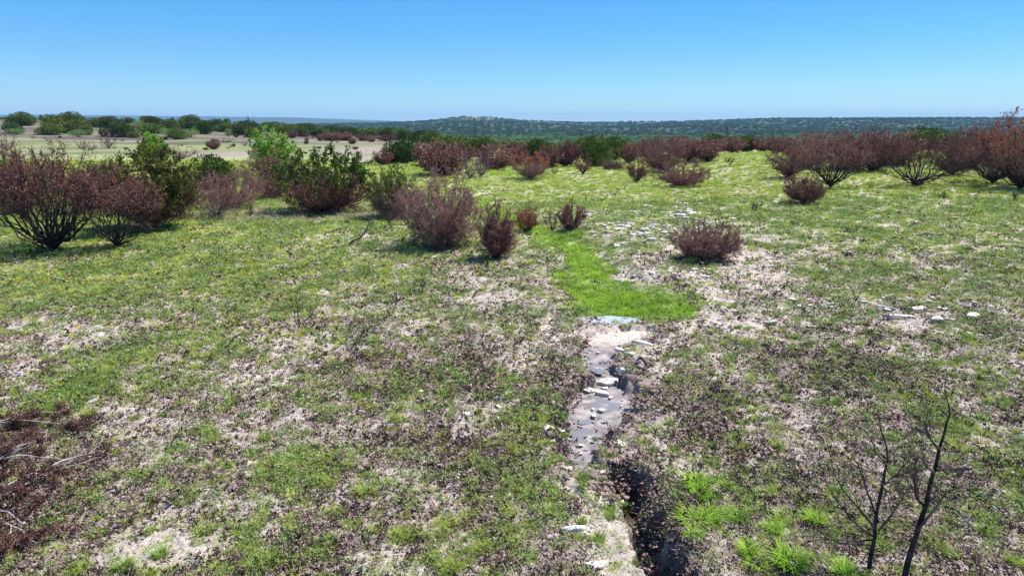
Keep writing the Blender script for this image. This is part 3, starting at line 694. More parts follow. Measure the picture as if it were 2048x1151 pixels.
def shrub_meshes(seed, h, w, n1=26, n2=9, n3=7, nl=9, bare=0.3, leaf=0.075, lw=0.028, mixf=None, low=-0.1, rad=0.05,
                 lean=(0, 0), splay=0.7, dens=1.0, ragged=0.12, twigr=0.004, flat_top=0.0, up=0.6):
    """returns stems mesh, list of foliage meshes (split by mixf(points)->bool where given)"""
    rng = np.random.default_rng(seed)
    if leaf == 0.075: leaf = float(np.clip(0.016 * h + 0.012, 0.03, 0.075)); lw = leaf * 0.40; dens = dens * 1.9
    low = low - 0.12; q_ = rng.permutation(n1); az = q_ * 2.39996 + rng.normal(size=n1) * 0.25; vz = np.clip(low + (1 - low) * (q_ + rng.random(n1)) / n1, -1, .99); rh = np.sqrt(np.clip(1 - np.clip(vz, 0, 1) ** 2, 0.0, 1))
    rr = (0.99 - ragged * 1.4 * rng.random(n1)); rr[: n1 // 5] *= 0.7
    aw = az % 6.28318; lob = 1 + 0.09 * np.sin(2 * aw + seed) + 0.06 * np.sin(3 * aw + seed * 2.1)
    zc = h * 0.53; rz = h * 0.455
    rh = rh * 1.06; e = np.stack([w / 2 * rh * np.cos(az) * rr * lob, w / 2 * rh * np.sin(az) * rr * lob, zc + rz * vz * rr], 1)
    e[:, 0] += lean[0] * e[:, 2]; e[:, 1] += lean[1] * e[:, 2]
    th = rng.random(n1) * 6.283; p0 = np.stack([0.05 * w / 3 * np.cos(az), 0.05 * w / 3 * np.sin(az), h * (0.02 + 0.10 * rng.random(n1))], 1)
    p1 = np.stack([e[:, 0] * splay, e[:, 1] * splay, e[:, 2] * 0.30 + 0.05 * h], 1) + rng.normal(size=(n1, 3)) * 0.04 * h
    k1 = 9; P1 = bez(p0, p1, e, k1)
    P1[:, 1:-1] += rng.normal(size=(n1, k1 - 2, 3)) * 0.018 * h
    st = MB()
    R1 = rad * (0.55 + 0.6 * rng.random(n1))[:, None] * np.linspace(1, 0.16, k1)[None, :]
    tubes(st, P1, R1, 5)
    # short stump
    st_p = np.array([[[0, 0, -0.15], [0.01, 0.01, 0.03 * h], [0, 0, 0.13 * h]]]); tubes(st, st_p, np.array([[rad * 2.3, rad * 1.9, rad * 1.2]]), 8)
    def at(P, n, t):
        k = P.shape[1]; f = t * (k - 1); i = np.clip(f.astype(int), 0, k - 2); f = (f - i)[:, None]
        a = P[n, i]; b = P[n, i + 1]; return a * (1 - f) + b * f, nrm(b - a)
    N2 = n1 * n2; pi_ = np.repeat(np.arange(n1), n2); t2 = bare * 0.75 + (0.99 - bare * 0.75) * rng.random(N2)
    c, tg = at(P1, pi_, t2)
    outw = nrm(c - np.array([0, 0, h * 0.4]))
    d2 = nrm(0.7 * tg + 0.45 * outw + rng.normal(size=(N2, 3)) * 0.62 + np.array([0, 0, up * 0.3]))
    L2 = h * (0.11 + 0.16 * rng.random(N2)) * (1.25 - 0.75 * t2)
    q2 = c + d2 * L2[:, None]; m2 = c + d2 * L2[:, None] * 0.5 + rng.normal(size=(N2, 3)) * 0.02 * h; q2[:, 2] += 0.10 * L2
    P2 = bez(c, m2, q2, 4); R2 = (twigr * 2.4) * np.linspace(1, 0.4, 4)[None, :] * (0.7 + 0.6 * rng.random(N2))[:, None]
    tubes(st, P2, R2, 3)
    N3 = N2 * n3; pj = np.repeat(np.arange(N2), n3); t3 = 0.15 + 0.85 * rng.random(N3)
    c3, tg3 = at(P2, pj, t3)
    d3 = nrm(0.6 * tg3 + rng.normal(size=(N3, 3)) * 0.6 + np.array([0, 0, up * 0.4]))
    L3 = h * (0.04 + 0.055 * rng.random(N3))
    q3 = c3 + d3 * L3[:, None]; P3 = np.stack([c3, (c3 + q3) / 2 + rng.normal(size=(N3, 3)) * 0.006 * h, q3], 1)
    R3 = twigr * np.ones((N3, 1)) * np.array([[1.0, .75, .35]])
    keep = c3[:, 2] > h * (bare * 0.8 - 0.08) + rng.normal(size=N3) * 0.06 * h
    tubes(st, P3[keep], R3[keep], 3)
    # foliage
    N4 = int(N3 * nl * dens); pk = rng.integers(0, N3, N4)
    if bare > 0: pk = pk[(c3[pk, 2] > h * bare + rng.normal(size=N4) * 0.07 * h)]
    N4 = len(pk); c4, tg4 = at(P3, pk, 0.1 + 0.95 * rng.random(N4))
    d4 = nrm(0.7 * tg4 + rng.normal(size=(N4, 3)) * 0.55 + np.array([0, 0, 0.35]))
    c4 = c4 + rng.normal(size=(N4, 3)) * leaf * 0.3
    lens = leaf * (0.6 + 0.8 * rng.random(N4))
    fol = []
    sel = np.ones(N4, bool) if mixf is None else mixf(c4 / np.array([w, w, h]), rng)
    for s in ((sel,) if mixf is None else (sel, ~sel)):
        mb = MB()
        if s.sum() == 0: fol.append(None); continue
        tw = 0.35 * rng.random(N3)[pk[s]] + 0.65 * rng.random(s.sum())
        gm = 1.7 if (mixf is not None and s is sel) else 1.0
        leaves(mb, c4[s], d4[s], lens[s] * gm, gm * lw * (0.7 + 0.6 * rng.random(s.sum())), rng, tw)
        fol.append(mb.mesh('foliage'))
    return st.mesh('branches'), fol

def crown_meshes(seed, h, w, nb=26, nleaf=3600, leaf=0.22, trunk=True, squash=1.0, lowcut=0.02):
    """dense evergreen shrub or tree: leaf sprays over many uneven clumps"""
    rng = np.random.default_rng(seed)
    d = nrm(rng.normal(size=(nb, 3))); d[:, 2] = np.where(d[:, 2] < 0, d[:, 2] * (0.75 if lowcut < 0.1 else 0.3), d[:, 2])
    lob = 0.62 + 0.30 * rng.random((nb, 1)); C = d * lob * np.array([w / 2, w / 2, h * 0.50]) + np.array([0, 0, h * 0.42])
    Rb = (0.17 + 0.15 * rng.random(nb)) * min(w, h * 1.2)
    C[0] = (0, 0, h * 0.5); Rb[0] = 0.33 * min(w, h * 1.2)
    k = rng.choice(nb, nleaf, p=Rb ** 2 / (Rb ** 2).sum()); v = nrm(rng.normal(size=(nleaf, 3)))
    p = C[k] + v * (Rb[k] * (0.75 + 0.38 * rng.random(nleaf) ** 0.7))[:, None] * np.array([1, 1, 0.85])
    ok = p[:, 2] > h * lowcut; p = p[ok]; v = v[ok]; n = len(p); kk = k[ok]
    D = nrm(v * 0.8 + rng.normal(size=(n, 3)) * 0.6 + np.array([0, 0, 0.45]))
    mb = MB(); leaves(mb, p - D * leaf * 0.3, D, leaf * (0.6 + 0.9 * rng.random(n)), leaf * 0.55 * (0.6 + 0.6 * rng.random(n)), rng, 0.5 * rng.random(nb)[kk] + 0.5 * rng.random(n))
    st = MB(); m = 9
    az = rng.random(m) * 6.28; e = C[rng.integers(0, nb, m)]
    p0 = np.zeros((m, 3)); p0[:, 2] = -0.1; p1 = e * np.array([.5, .5, .4])
    tubes(st, bez(p0, p1, e, 6), (0.022 * h * np.linspace(1, 0.25, 6))[None, :] * np.ones((m, 1)), 5)
    return st.mesh('branches'), [mb.mesh('foliage')]

def place_shrub(name, meshes, mats, stem_mat, loc, label, cat, group=None, scl=None, rz=0.0):
    st, fol = meshes
    t = empty(name, loc, rz, scl); tag(t, label, cat, group)
    obj('branches', st, stem_mat, t)
    nm = [f for f in fol if f is not None]
    for f, m in zip(fol, mats):
        if f is None: continue
        n = 'foliage' if len(nm) == 1 else ('green_foliage' if m in (M['juniper'], M['olive'], M['fresh']) else 'brown_foliage')
        obj(n, f, m, t)
    return t

def spot(px, py, top, wpx, dist=None):
    """ground point, height and width of a plant seen at px with base py (or at a distance) and top"""
    if dist is None: X, Y, Z = hit(px, py)
    else:
        d = pixdir(px, 400); Y = dist; X = d[0] / d[1] * Y; Z = zg(X, Y)
        # keep the bearing exact for the row the plant stands in
        for _ in range(3):
            cp, sp = math.cos(PITCH), math.sin(PITCH); dep = Y * cp + (H - Z) * sp; X = (px - 1024) / 1365.33 * dep
            Z = zg(X, Y)
    hh = h_at(px, top, Y) - Z
    dep = Y * math.cos(PITCH) + (H - Z) * math.sin(PITCH)
    return (X, Y, Z - 0.02), max(hh, 0.3), wpx / 1365.33 * dep

G_SC = 'fire scorched junipers'
def hero(px, py, top, wpx, seed, label, mats=('scorched',), stem='char', dist=None, name='scorched_juniper', group=G_SC, hs=1.0, **kw):
    loc, h, w = spot(px, py, top, wpx, dist); h = h * hs
    me = shrub_meshes(seed, h, w, **kw)
    return place_shrub(name, me, [M[m] for m in mats], M[stem], loc, label, 'shrub', group)

def green_top(z0, soft=0.15, nseed=7, amp=0.5):
    def f(p, rng):
        n = noise(p[:, 0] * 5 + nseed, p[:, 1] * 5 + p[:, 2] * 4, nseed)
        return p[:, 2] + amp * 0.4 * n + rng.normal(size=len(p)) * soft * 0.4 > z0
    return f

BD = dict(n1=44, n2=11, n3=8, nl=3.2, ragged=0.08)
hero(110, 505, 283, 200, 11, 'large scorched juniper at far left, maroon crown on a wide fan of bare black stems', bare=0.54, rad=0.05, low=0.12, splay=0.85, **dict(BD, n1=60))
hero(236, 497, 322, 130, 12, 'smaller scorched juniper just right of the large fan-shaped one, bare twisted lower stems', bare=0.50, rad=0.03, low=0.1, splay=0.9, lean=(0.06, 0), **dict(BD, n1=34))
hero(40, 395, 300, 95, 13, 'dark maroon juniper behind the large fan-shaped one at the left edge', bare=0.1, rad=0.04, dist=38, **BD)
hero(178, 405, 330, 60, 14, 'brown juniper half hidden behind the large fan-shaped one, on its right', bare=0.15, rad=0.04, dist=38, **BD)
hero(300, 440, 290, 190, 15, 'juniper part olive green and part brown, left of the dry grass', mats=('olive', 'scorched'), stem='brownbark', bare=0.12, rad=0.05, dist=32, mixf=green_top(0.42, .2, 3, 1.3), leaf=0.09, lw=0.04, name='half_green_juniper', **dict(BD, nl=8))
hero(432, 436, 345, 100, 16, 'low grey-brown juniper with bare grey stems, right of the olive green one', stem='twig', bare=0.38, rad=0.03, **dict(BD, n1=26, nl=4))
hero(462, 400, 332, 150, 17, 'brown juniper in the thicket left of the big green-topped one, under the dark green tuft', stem='twig', bare=0.05, rad=0.03, dist=40, **BD)
hero(545, 396, 298, 150, 18, 'maroon juniper in front of the bright green tree', stem='brownbark', bare=0.08, rad=0.04, **BD)
hero(655, 428, 296, 190, 19, 'big spreading juniper with green top and brown lower half beside the dry grass', mats=('juniper', 'scorched'), stem='brownbark', bare=0.06, rad=0.055, low=-0.35, mixf=green_top(0.52, .25, 5, 0.7), leaf=0.085, lw=0.045, name='half_green_juniper', **dict(BD, n1=60, nl=7))
hero(787, 412, 332, 92, 20, 'juniper with brown and dark green sprays behind the big pinkish brown one', mats=('juniper', 'scorched'), stem='brownbark', bare=0.05, rad=0.04, dist=36, mixf=green_top(0.6, .3, 8, 1.4), name='half_green_juniper', **BD)
hero(882, 494, 340, 168, 21, 'pinkish brown see-through juniper standing alone left of the green hollow', stem='twig', bare=0.08, rad=0.035, low=-0.25, splay=0.62, twigr=0.005, **dict(BD, n1=60, n2=11, nl=3.6, ragged=0.05))
hero(992, 517, 398, 66, 22, 'narrow leaning scorched juniper beside the lone pinkish brown one', stem='char', bare=0.05, rad=0.03, lean=(0.02, 0), low=-0.3, up=0.9, **dict(BD, n1=30, n2=11, nl=5.5))
hero(1052, 457, 402, 48, 23, 'thin round-headed sapling in the green hollow', stem='char', bare=0.25, rad=0.02, n1=22, n2=9, n3=7, nl=5, name='scorched_sapling', mats=('russet',), group=None)
hero(1140, 456, 400, 62, 24, 'dark scrubby juniper on the edge of the stony slope', stem='char', bare=0.1, rad=0.025, n1=26, n2=10, n3=8, nl=6)
hero(1104, 452, 412, 40, 25, 'sparse blackened shrub touching the dark scrubby one on its left', stem='char', bare=0.2, rad=0.02, n1=10, n2=6, n3=5, nl=1.5, name='bare_shrub', group=None)
hero(1412, 519, 441, 126, 26, 'low round maroon juniper alone below the stony slope', stem='twig', bare=0.08, rad=0.025, low=-0.3, up=0.35, splay=0.75, **dict(BD, n1=70, n2=13, nl=5, ragged=.04))
hero(1608, 408, 346, 72, 27, 'small round maroon juniper in front of the right-hand group', stem='char', bare=0.12, rad=0.02, low=-.2, up=.35, **dict(BD, n1=50, n2=12, nl=6, ragged=.04))
hero(1660, 376, 258, 118, 28, 'tall fan-shaped scorched juniper directly behind the small round one on the right', bare=0.42, rad=0.045, low=0.05, splay=.8, **dict(BD, n1=44))
hero(1578, 356, 276, 82, 29, 'egg-shaped maroon juniper at the left end of the right-hand group', bare=0.12, rad=0.04, **BD)
hero(1832, 373, 262, 165, 30, 'wide juniper with long bare curved stems over a patch of ash, right-hand group', bare=0.52, rad=0.055, low=0.02, splay=0.95, **dict(BD, n1=36))
hero(1745, 343, 256, 115, 31, 'dense maroon juniper in the middle of the right-hand group', bare=0.15, rad=0.05, **dict(BD, n1=60))
hero(1985, 367, 238, 150, 32, 'tall scorched juniper near the right edge on a black stem cluster', bare=0.40, rad=0.05, low=0.0, **dict(BD, n1=48))
hero(2040, 350, 216, 190, 33, 'tallest reddish juniper at the right edge with wispy bare tips', mats=('russet', 'scorched'), bare=0.2, rad=0.06, dist=50, mixf=green_top(0.62, .4, 9, 1.2), **dict(BD, n1=60, nl=4, ragged=0.22))
hero(1905, 348, 262, 110, 34, 'brown juniper filling the gap behind the wide bare-stemmed one', bare=0.12, rad=0.04, dist=60, **BD)
hero(1062, 359, 303, 78, 35, 'rounded juniper with orange tips left of the middle of the field', mats=('russet', 'scorched'), stem='twig', bare=0.15, rad=0.04, mixf=green_top(0.6, .2, 11, .5), **BD)
hero(1166, 348, 306, 38, 36, 'small upright maroon juniper to the right of the orange-tipped one', stem='char', bare=0.2, rad=0.03, n1=20, n2=8, n3=6, nl=6)
hero(1274, 364, 310, 46, 37, 'small dark maroon juniper next to the brush heap', stem='char', bare=0.1, rad=0.03, n1=24, n2=8, n3=6, nl=8)
hero(1363, 373, 316, 112, 38, 'low wide dusky juniper in the middle of the field', stem='twig', bare=0.05, rad=0.03, low=-0.35, up=.35, **dict(BD, n1=60, nl=7, ragged=.04))
hero(1322, 350, 266, 92, 39, 'tall grey-brown juniper behind the low wide one', stem='twig', bare=0.08, rad=0.05, dist=72, **dict(BD, n1=60))
hero(1252, 437, 405, 10, 40, 'tiny burnt sprig in the middle of the green field', name='burnt_sprig', stem='char', n1=5, n2=4, n3=3, nl=2, bare=0.1, rad=0.012, group=None) if False else None
hero(1107, 348, 331, 14, 41, 'tiny dark upright sprig between two junipers in the field', name='burnt_sprig', stem='char', n1=8, n2=5, n3=4, nl=6, bare=0.0, rad=0.02, group=None)

# shared shapes for the plants farther off
SC = [shrub_meshes(200 + k, 3.0, 3.4, n1=44, n2=7, n3=5, nl=5.5, ragged=0.06, bare=b, leaf=0.14, lw=0.07, rad=0.045, twigr=0.008, low=-0.2) for k, b in enumerate([0.05, 0.1, 0.2, 0.02])]
BR = [shrub_meshes(220 + k, 3.0, 3.6, n1=18, n2=7, n3=5, nl=0.6, bare=0.15, leaf=0.14, lw=0.06, rad=0.05, twigr=0.012, low=-0.2) for k in range(2)]
GR = [crown_meshes(240 + k, 3.0, 3.6, nb=22 + 3 * k, nleaf=7000, leaf=0.25) for k in range(5)]
TR = [crown_meshes(260 + k, 3.0, 3.2, nb=20, nleaf=2600, leaf=0.17, lowcut=0.12) for k in range(3)]

_cnt = [0]
def distant(kind, px, py, top, wpx, label, dist=None, group=None, name=None):
    _cnt[0] += 1; k = _cnt[0]
    loc, h, w = spot(px, py, top, wpx, dist)
    lib, mat, stem, nm = {'sc': (SC, 'scorched', 'char', 'scorched_juniper'), 'ru': (SC, 'russet', 'char', 'scorched_juniper'), 'br': (BR, 'scorched', 'twig', 'bare_shrub'),
                          'gr': (GR, 'juniper', 'brownbark', 'green_juniper'), 'ol': (GR, 'hillolive', 'brownbark', 'green_juniper'),
                          'fr': (TR, 'fresh', 'brownbark', 'leafy_tree'), 'pa': (TR, 'pale', 'brownbark', 'leafy_tree')}[kind]
    st, fol = lib[(k * 7 + int(px)) % len(lib)]
    h0, w0 = 3.0, (3.6 if lib in (GR, BR) else 3.4 if lib is SC else 3.2)
    t = empty(name or nm, loc, (k * 2.399) % 6.283, (w / w0 * (.96 if lib is GR else 1.08), w / w0 * (.96 if lib is GR else 1.08), h / h0 * (1.1 if lib in (SC, BR) else 1.04))); tag(t, label, 'tree' if lib is TR else 'shrub', group)
    obj('branches', st, M[stem], t)
    o = bpy.data.objects.new('foliage', fol[0]); COL.objects.link(o); o.parent = t
    if len(fol[0].materials) == 0: fol[0].materials.append(M[mat])
    o.material_slots[0].link = 'OBJECT'; o.material_slots[0].material = M[mat]
    return t

# the middle row of scorched junipers and green ones across the field
D = distant
G_ROW = 'junipers along the far edge of the field'
D('gr', 803, 326, 280, 66, 'rounded dark green juniper beside the pale clearing', name='green_juniper')
D('sc', 766, 330, 300, 34, 'small brown juniper on the left side of the rounded dark green one')
D('gr', 430, 352, 312, 78, 'dark green tuft-topped juniper behind the brown thicket on the left', dist=52)
hero(552, 345, 254, 84, 50, 'bright green leafy tree behind the maroon juniper', mats=('fresh',), stem='brownbark', name='leafy_tree', group=None, dist=56, n1=34, n2=9, n3=6, nl=7, bare=0.1, leaf=0.17, lw=0.11, rad=0.04, ragged=0.2)
hero(312, 310, 264, 42, 51, 'bright green round tree above the olive juniper', mats=('fresh',), stem='brownbark', name='leafy_tree', group=None, dist=75, n1=30, n2=8, n3=6, nl=9, bare=0.1, leaf=0.2, lw=0.14, rad=0.04)
D('fr', 18, 345, 303, 50, 'yellow-green leafy bush low at the left edge', dist=50)
D('fr', 222, 350, 312, 46, 'yellow-green bush behind the olive juniper', dist=48)
D('br', 12, 302, 266, 50, 'leafless grey shrub near the left edge below the hill')
D('br', 166, 299, 276, 24, 'small pinkish grey leafless shrub, left of a pair on the meadow')
D('br', 184, 301, 283, 22, 'small dark leafless shrub, right of a pair on the meadow')
D('br', 218, 297, 258, 34, 'thin twisted leafless shrub standing alone on the meadow')
D('br', 366, 318, 290, 66, 'wide greyish shrub with a green tip left of the pale track')
D('sc', 428, 299, 278, 25, 'small round brown juniper just above the pale track')
D('br', 456, 284, 276, 30, 'low grey shrub behind the small round brown juniper')
D('br', 490, 292, 280, 16, 'tiny grey shrub at the foot of the pole')
D('sc', 640, 282, 270, 13, 'small brown juniper left of the paired brown mounds')
D('sc', 614, 284, 274, 8, 'tiniest brown shrub on the open meadow')
D('sc', 663, 281, 264, 45, 'wide mauve juniper mound, left half of the pair by the wood')
D('sc', 688, 281, 264, 40, 'wide mauve juniper mound, right half of the pair by the wood')
D('sc', 705, 288, 276, 16, 'little brown shrub in front of the mauve mounds')
D('sc', 727, 282, 267, 28, 'mauve juniper mound left of a smaller brown one')
D('sc', 743, 284, 271, 17, 'smaller brown juniper touching the mauve mound')
D('sc', 775, 283, 270, 36, 'flat brown juniper mound behind the rounded dark green juniper')
for i, (k, px, py, top, w, dist, lab) in enumerate([
    ('sc', 885, 336, 283, 98, 66, 'broad maroon juniper at the left end of the row beyond the field'),
    ('br', 940, 338, 294, 46, 62, 'blackened open shrub right of the broad maroon juniper'),
    ('br', 962, 338, 300, 40, 64, 'dark leafless shrub between the blackened one and the dense thicket'),
    ('sc', 990, 330, 289, 62, 74, 'maroon-grey juniper in the thicket left of the orange-tipped one'),
    ('sc', 1022, 328, 284, 60, 80, 'dusky juniper standing behind the orange-tipped one'),
    ('gr', 1078, 318, 284, 60, 84, 'green-topped juniper behind the orange-tipped one, to its right'),
    ('sc', 1098, 322, 292, 44, 78, 'dark maroon juniper between two green-topped ones'),
    ('sc', 1130, 322, 284, 50, 80, 'smooth mauve dome-shaped juniper in the row beyond the field'),
    ('gr', 1192, 320, 277, 56, 80, 'darkest green juniper at the crest of the field'),
    ('gr', 1222, 316, 279, 40, 92, 'green juniper next to the darkest green one'),
    ('sc', 1258, 316, 289, 34, 84, 'small brown juniper left of the tall grey-brown one'),
    ('gr', 1245, 312, 281, 44, 104, 'green juniper showing over a small brown one'),
    ('sc', 1376, 316, 279, 56, 82, 'brown juniper joining the tall grey-brown one on its right'),
    ('sc', 1412, 320, 279, 60, 80, 'dark maroon round juniper at the edge of the open grass'),
    ('sc', 1464, 308, 274, 46, 98, 'dome-shaped maroon juniper between green gaps'),
    ('gr', 1494, 307, 272, 30, 100, 'narrow green juniper between two maroon domes'),
    ('sc', 1530, 307, 272, 54, 98, 'mauve dome-shaped juniper just left of the right-hand group'),
    ('gr', 1440, 300, 270, 60, 120, 'green juniper rising behind the maroon dome'),
    ('gr', 1160, 308, 279, 60, 110, 'green juniper behind the small upright maroon one'),
    ('sc', 1700, 335, 262, 90, 66, 'mauve juniper behind the tall fan-shaped one'),
    ('sc', 1620, 330, 268, 80, 68, 'mauve juniper between the egg-shaped and the fan-shaped ones'),
    ('sc', 1790, 330, 264, 90, 70, 'maroon juniper behind the middle of the right-hand group'),
    ('gr', 1870, 320, 258, 110, 95, 'dark green juniper peeping over the right-hand group'),
    ('gr', 960, 316, 277, 60, 105, 'green juniper showing above the blackened open shrub'),
    ('gr', 905, 312, 276, 70, 100, 'green juniper showing above the broad maroon one'),
    ('sc', 1300, 312, 278, 50, 92, 'maroon juniper just behind the tall grey-brown one on its left'),
    ('sc', 850, 318, 284, 44, 82, 'maroon juniper between the rounded dark green juniper and the broad maroon one'),
    ('sc', 925, 322, 288, 50, 88, 'mauve juniper peeping over the blackened open shrub'),
    ('sc', 1052, 322, 286, 52, 90, 'maroon juniper rising behind the orange tips'),
    ('sc', 1150, 318, 290, 40, 94, 'dull maroon juniper between the mauve dome and the small upright one'),
    ('sc', 1208, 318, 294, 34, 84, 'low maroon juniper at the foot of the darkest green one'),
    ('sc', 1285, 316, 282, 52, 100, 'mauve juniper behind the brush heap'),
    ('sc', 1350, 314, 274, 60, 100, 'tall mauve juniper to the right of the grey-brown one'),
    ('sc', 1395, 312, 280, 50, 104, 'mauve juniper behind the dark maroon round one'),
    ('sc', 1436, 310, 280, 40, 104, 'mauve juniper between the round one and the dome-shaped one'),
    ('sc', 1560, 312, 274, 50, 90, 'dull mauve juniper behind the egg-shaped one'),
    ('sc', 1930, 330, 262, 80, 66, 'mauve juniper behind the tall one on the black stem cluster'),
]): D(k, px, py, top, w, lab, dist=dist, group=G_ROW)

# junipers on the left hill, picked out one by one
hill = [('gr', 8, 247, 234, 26), ('gr', 42, 252, 227, 44), ('pa', 68, 249, 234, 18), ('gr', 28, 266, 247, 32), ('pa', 32, 269, 256, 26), ('gr', 84, 238, 231, 8),
        ('gr', 110, 262, 232, 36), ('gr', 100, 269, 249, 46), ('gr', 148, 254, 227, 46), ('ol', 128, 250, 232, 40), ('ol', 150, 266, 240, 56), ('pa', 160, 274, 258, 30), ('gr', 174, 270, 250, 22),
        ('gr', 195, 254, 237, 28), ('ol', 218, 256, 235, 36), ('pa', 205, 252, 236, 16), ('gr', 240, 260, 240, 20), ('gr', 248, 274, 247, 44), ('gr', 268, 276, 264, 20), ('ol', 212, 274, 255, 22),
        ('gr', 258, 247, 235, 24), ('pa', 277, 258, 240, 24), ('gr', 292, 252, 234, 22), ('ol', 308, 256, 235, 36), ('gr', 304, 267, 248, 44), ('pa', 299, 252, 236, 20), ('gr', 342, 262, 241, 32),
        ('gr', 345, 245, 237, 14), ('pa', 330, 270, 256, 16), ('gr', 356, 279, 258, 34), ('pa', 381, 274, 257, 26), ('gr', 378, 252, 231, 36), ('ol', 388, 263, 238, 50), ('gr', 410, 268, 244, 34),
        ('pa', 397, 266, 251, 14), ('pa', 435, 262, 241, 12), ('gr', 430, 262, 240, 36), ('gr', 454, 249, 238, 16), ('gr', 478, 270, 246, 36), ('gr', 450, 264, 246, 30), ('pa', 458, 274, 256, 12), ('gr', 508, 275, 256, 30),
        ('ol', 500, 262, 243, 40), ('gr', 540, 264, 246, 40), ('gr', 575, 268, 249, 44), ('gr', 604, 273, 254, 30), ('gr', 640, 274, 256, 34), ('ol', 560, 258, 246, 40), ('gr', 610, 262, 248, 40), ('sc', 585, 276, 262, 22),
        ('gr', 662, 268, 252, 44), ('gr', 700, 272, 255, 44), ('gr', 738, 274, 257, 40), ('ol', 775, 277, 258, 40), ('gr', 805, 280, 258, 42), ('ol', 838, 286, 262, 44), ('gr', 862, 288, 264, 36), ('gr', 690, 264, 252, 40)]
hill_desc = {'gr': 'dark green juniper', 'ol': 'olive green juniper', 'pa': 'pale green leafy tree', 'sc': 'brown juniper'}
for (k, px, py, top, w) in hill:
    if k in ('gr', 'ol') and px < 500: zone = 'dotted over the tan hillside at far left'; g = 'junipers on the left hillside'
    elif k == 'pa': zone = 'among the junipers on the left hillside'; g = 'pale trees on the left hillside'
    else: zone = 'in the belt of trees behind the far meadow'; g = 'junipers in the belt behind the meadow'
    D(k, px, py, top, w, '%s %s' % (hill_desc[k], zone), group=g + (', olive' if k == 'ol' else ', brown' if k == 'sc' else ''), dist=None if py > 250 else 330)

rq = np.random.default_rng(91)
for i in range(26):
    px, py = rq.uniform(20, 760), rq.uniform(272, 300); hh = rq.uniform(4, 8)
    D('sc' if i % 3 else 'br', px, py, py - hh, hh * rq.uniform(1.2, 2.0), 'tiny low brownish shrub dotted over the open meadow below the hill junipers', group='tiny shrubs on the far meadow')

# ------------------------------------------------------------------ far woodland (reads as one mass)
def woodland():
    rng = np.random.default_rng(400)
    V = []
    for k in range(6):
        mb = MB(); r = np.random.default_rng(410 + k); nb = 9
        Cn = nrm(r.normal(size=(nb, 3))) * np.array([.30, .30, .2]) + np.array([0, 0, .45]); kk = r.integers(0, nb, 620); v = nrm(r.normal(size=(620, 3)))
        p = Cn[kk] + v * (0.19 + .06 * r.random((620, 1))); leaves(mb, p, v * .6 + r.normal(size=(620, 3)), 0.11, 0.10, r, 0.5 * r.random(nb)[kk] + .5 * r.random(620))
        V.append(mb.mesh('wood_crown'))
    n = 42000; u = (rng.random(n) * 2 - 1) * 0.95; y = np.exp(math.log(150) + rng.random(n) * math.log(3300 / 150)); x = u * y; a = u
    yE = np.interp(a, [-0.5, -0.25, -0.1, 0.02, 0.2, 0.5], [400, 350, 240, 125, 122, 130])
    gap = fbm(x / 45, y / 110, 71, 3) * (0.3 + 0.7 * sst(1500, 2600, y))
    ok = (y > yE) & ~((a < -0.22) & (y < 850)) & ~((a < -0.1) & (y < 480)) & (rng.random(n) < 1 - 0.9 * sst(0.4, 0.75, gap)) & (rng.random(n) < np.where(y < 420, 0.75, 1))
    knob = np.exp(-(((a + .055) / .035) ** 2)) * sst(2350, 2700, y); ok &= rng.random(n) > knob * 0.93
    x, y = x[ok], y[ok]; z = zground(x, y, fine=False)
    s = (3.4 + 3.0 * rng.random(len(x))) * np.interp(y, [150, 400, 1500, 3000], [0.85, 1.0, 1.3, 1.7])
    hs = s * np.interp(y, [150, 450, 600, 3000], [0.5, 0.62, 0.9, 0.75])
    sc3 = np.stack([s * 1.25, s * 1.25, hs], 1); rot = np.zeros((len(x), 3)); rot[:, 2] = rng.random(len(x)) * 6.28
    idx = rng.integers(0, 6, len(x))
    fresh = sst(480, 600, y) * (1 - sst(1000, 1300, y)) * sst(-.5, .1, fbm(x / 160, y / 90, 73, 2))
    br = rng.random(len(x)) < np.clip(fresh * .85 + 0.05, 0, 1)
    wm = leaf_mat('woodland crowns', [(0.1, (0.022, 0.042, 0.010)), (0.5, (0.06, 0.098, 0.022)), (1.0, (0.15, 0.19, 0.05))], 0.1, 0.01, inst=.6)
    fm = leaf_mat('spring crowns', [(0.1, (0.07, 0.13, 0.03)), (0.5, (0.13, 0.23, 0.05)), (1.0, (0.24, 0.34, 0.10))], 0.2, 0.01, inst=.6)
    P = np.stack([x, y, z - 0.5], 1)
    d = ~br
    scatter('woodland', P[d], rot[d], sc3[d], idx[d], V, wm, 'dark far-off juniper woodland covering the valley and hills', 'woodland')
    V2 = [m.copy() for m in V]
    for m in V2: m.materials.clear()
    scatter('valley_trees', P[br], rot[br], sc3[br] * np.array([1.1, 1.1, 1.2]), idx[br], V2, fm, 'bright spring green trees massed along the valley floor', 'woodland')
woodland()

# ------------------------------------------------------------------ limestone slabs
SL = [slab_mesh(rg, 'flat_rock', th, 0.3, asp, 7) for th, asp in [(0.10, .7), (0.13, .6), (0.08, .8), (0.16, .65), (0.11, .5), (0.2, .75)]]
_sk = [0]
def slab(px, py, wpx, label, group=None, asp=1.0, tilt=0.06, rz=None, lift=0.0, thick=None):
    _sk[0] += 1; r = np.random.default_rng(700 + _sk[0])
    X, Y, Z = hit(px, py); dep = Y * math.cos(PITCH) + H * math.sin(PITCH); w = wpx / 1365.33 * dep
    o = obj('flat_rock', SL[_sk[0] % len(SL)], M['rock'], None, (X, Y, Z + lift + 0.02 + .001 * max(0, Y - 10)),
            (r.normal() * tilt, r.normal() * tilt, r.random() * 6.28 if rz is None else rz), (w, w * asp, (0.85 if thick is None else thick * 1.2) * min(w, 0.6)))
    tag(o, label, 'rock', group, 'thing'); return o
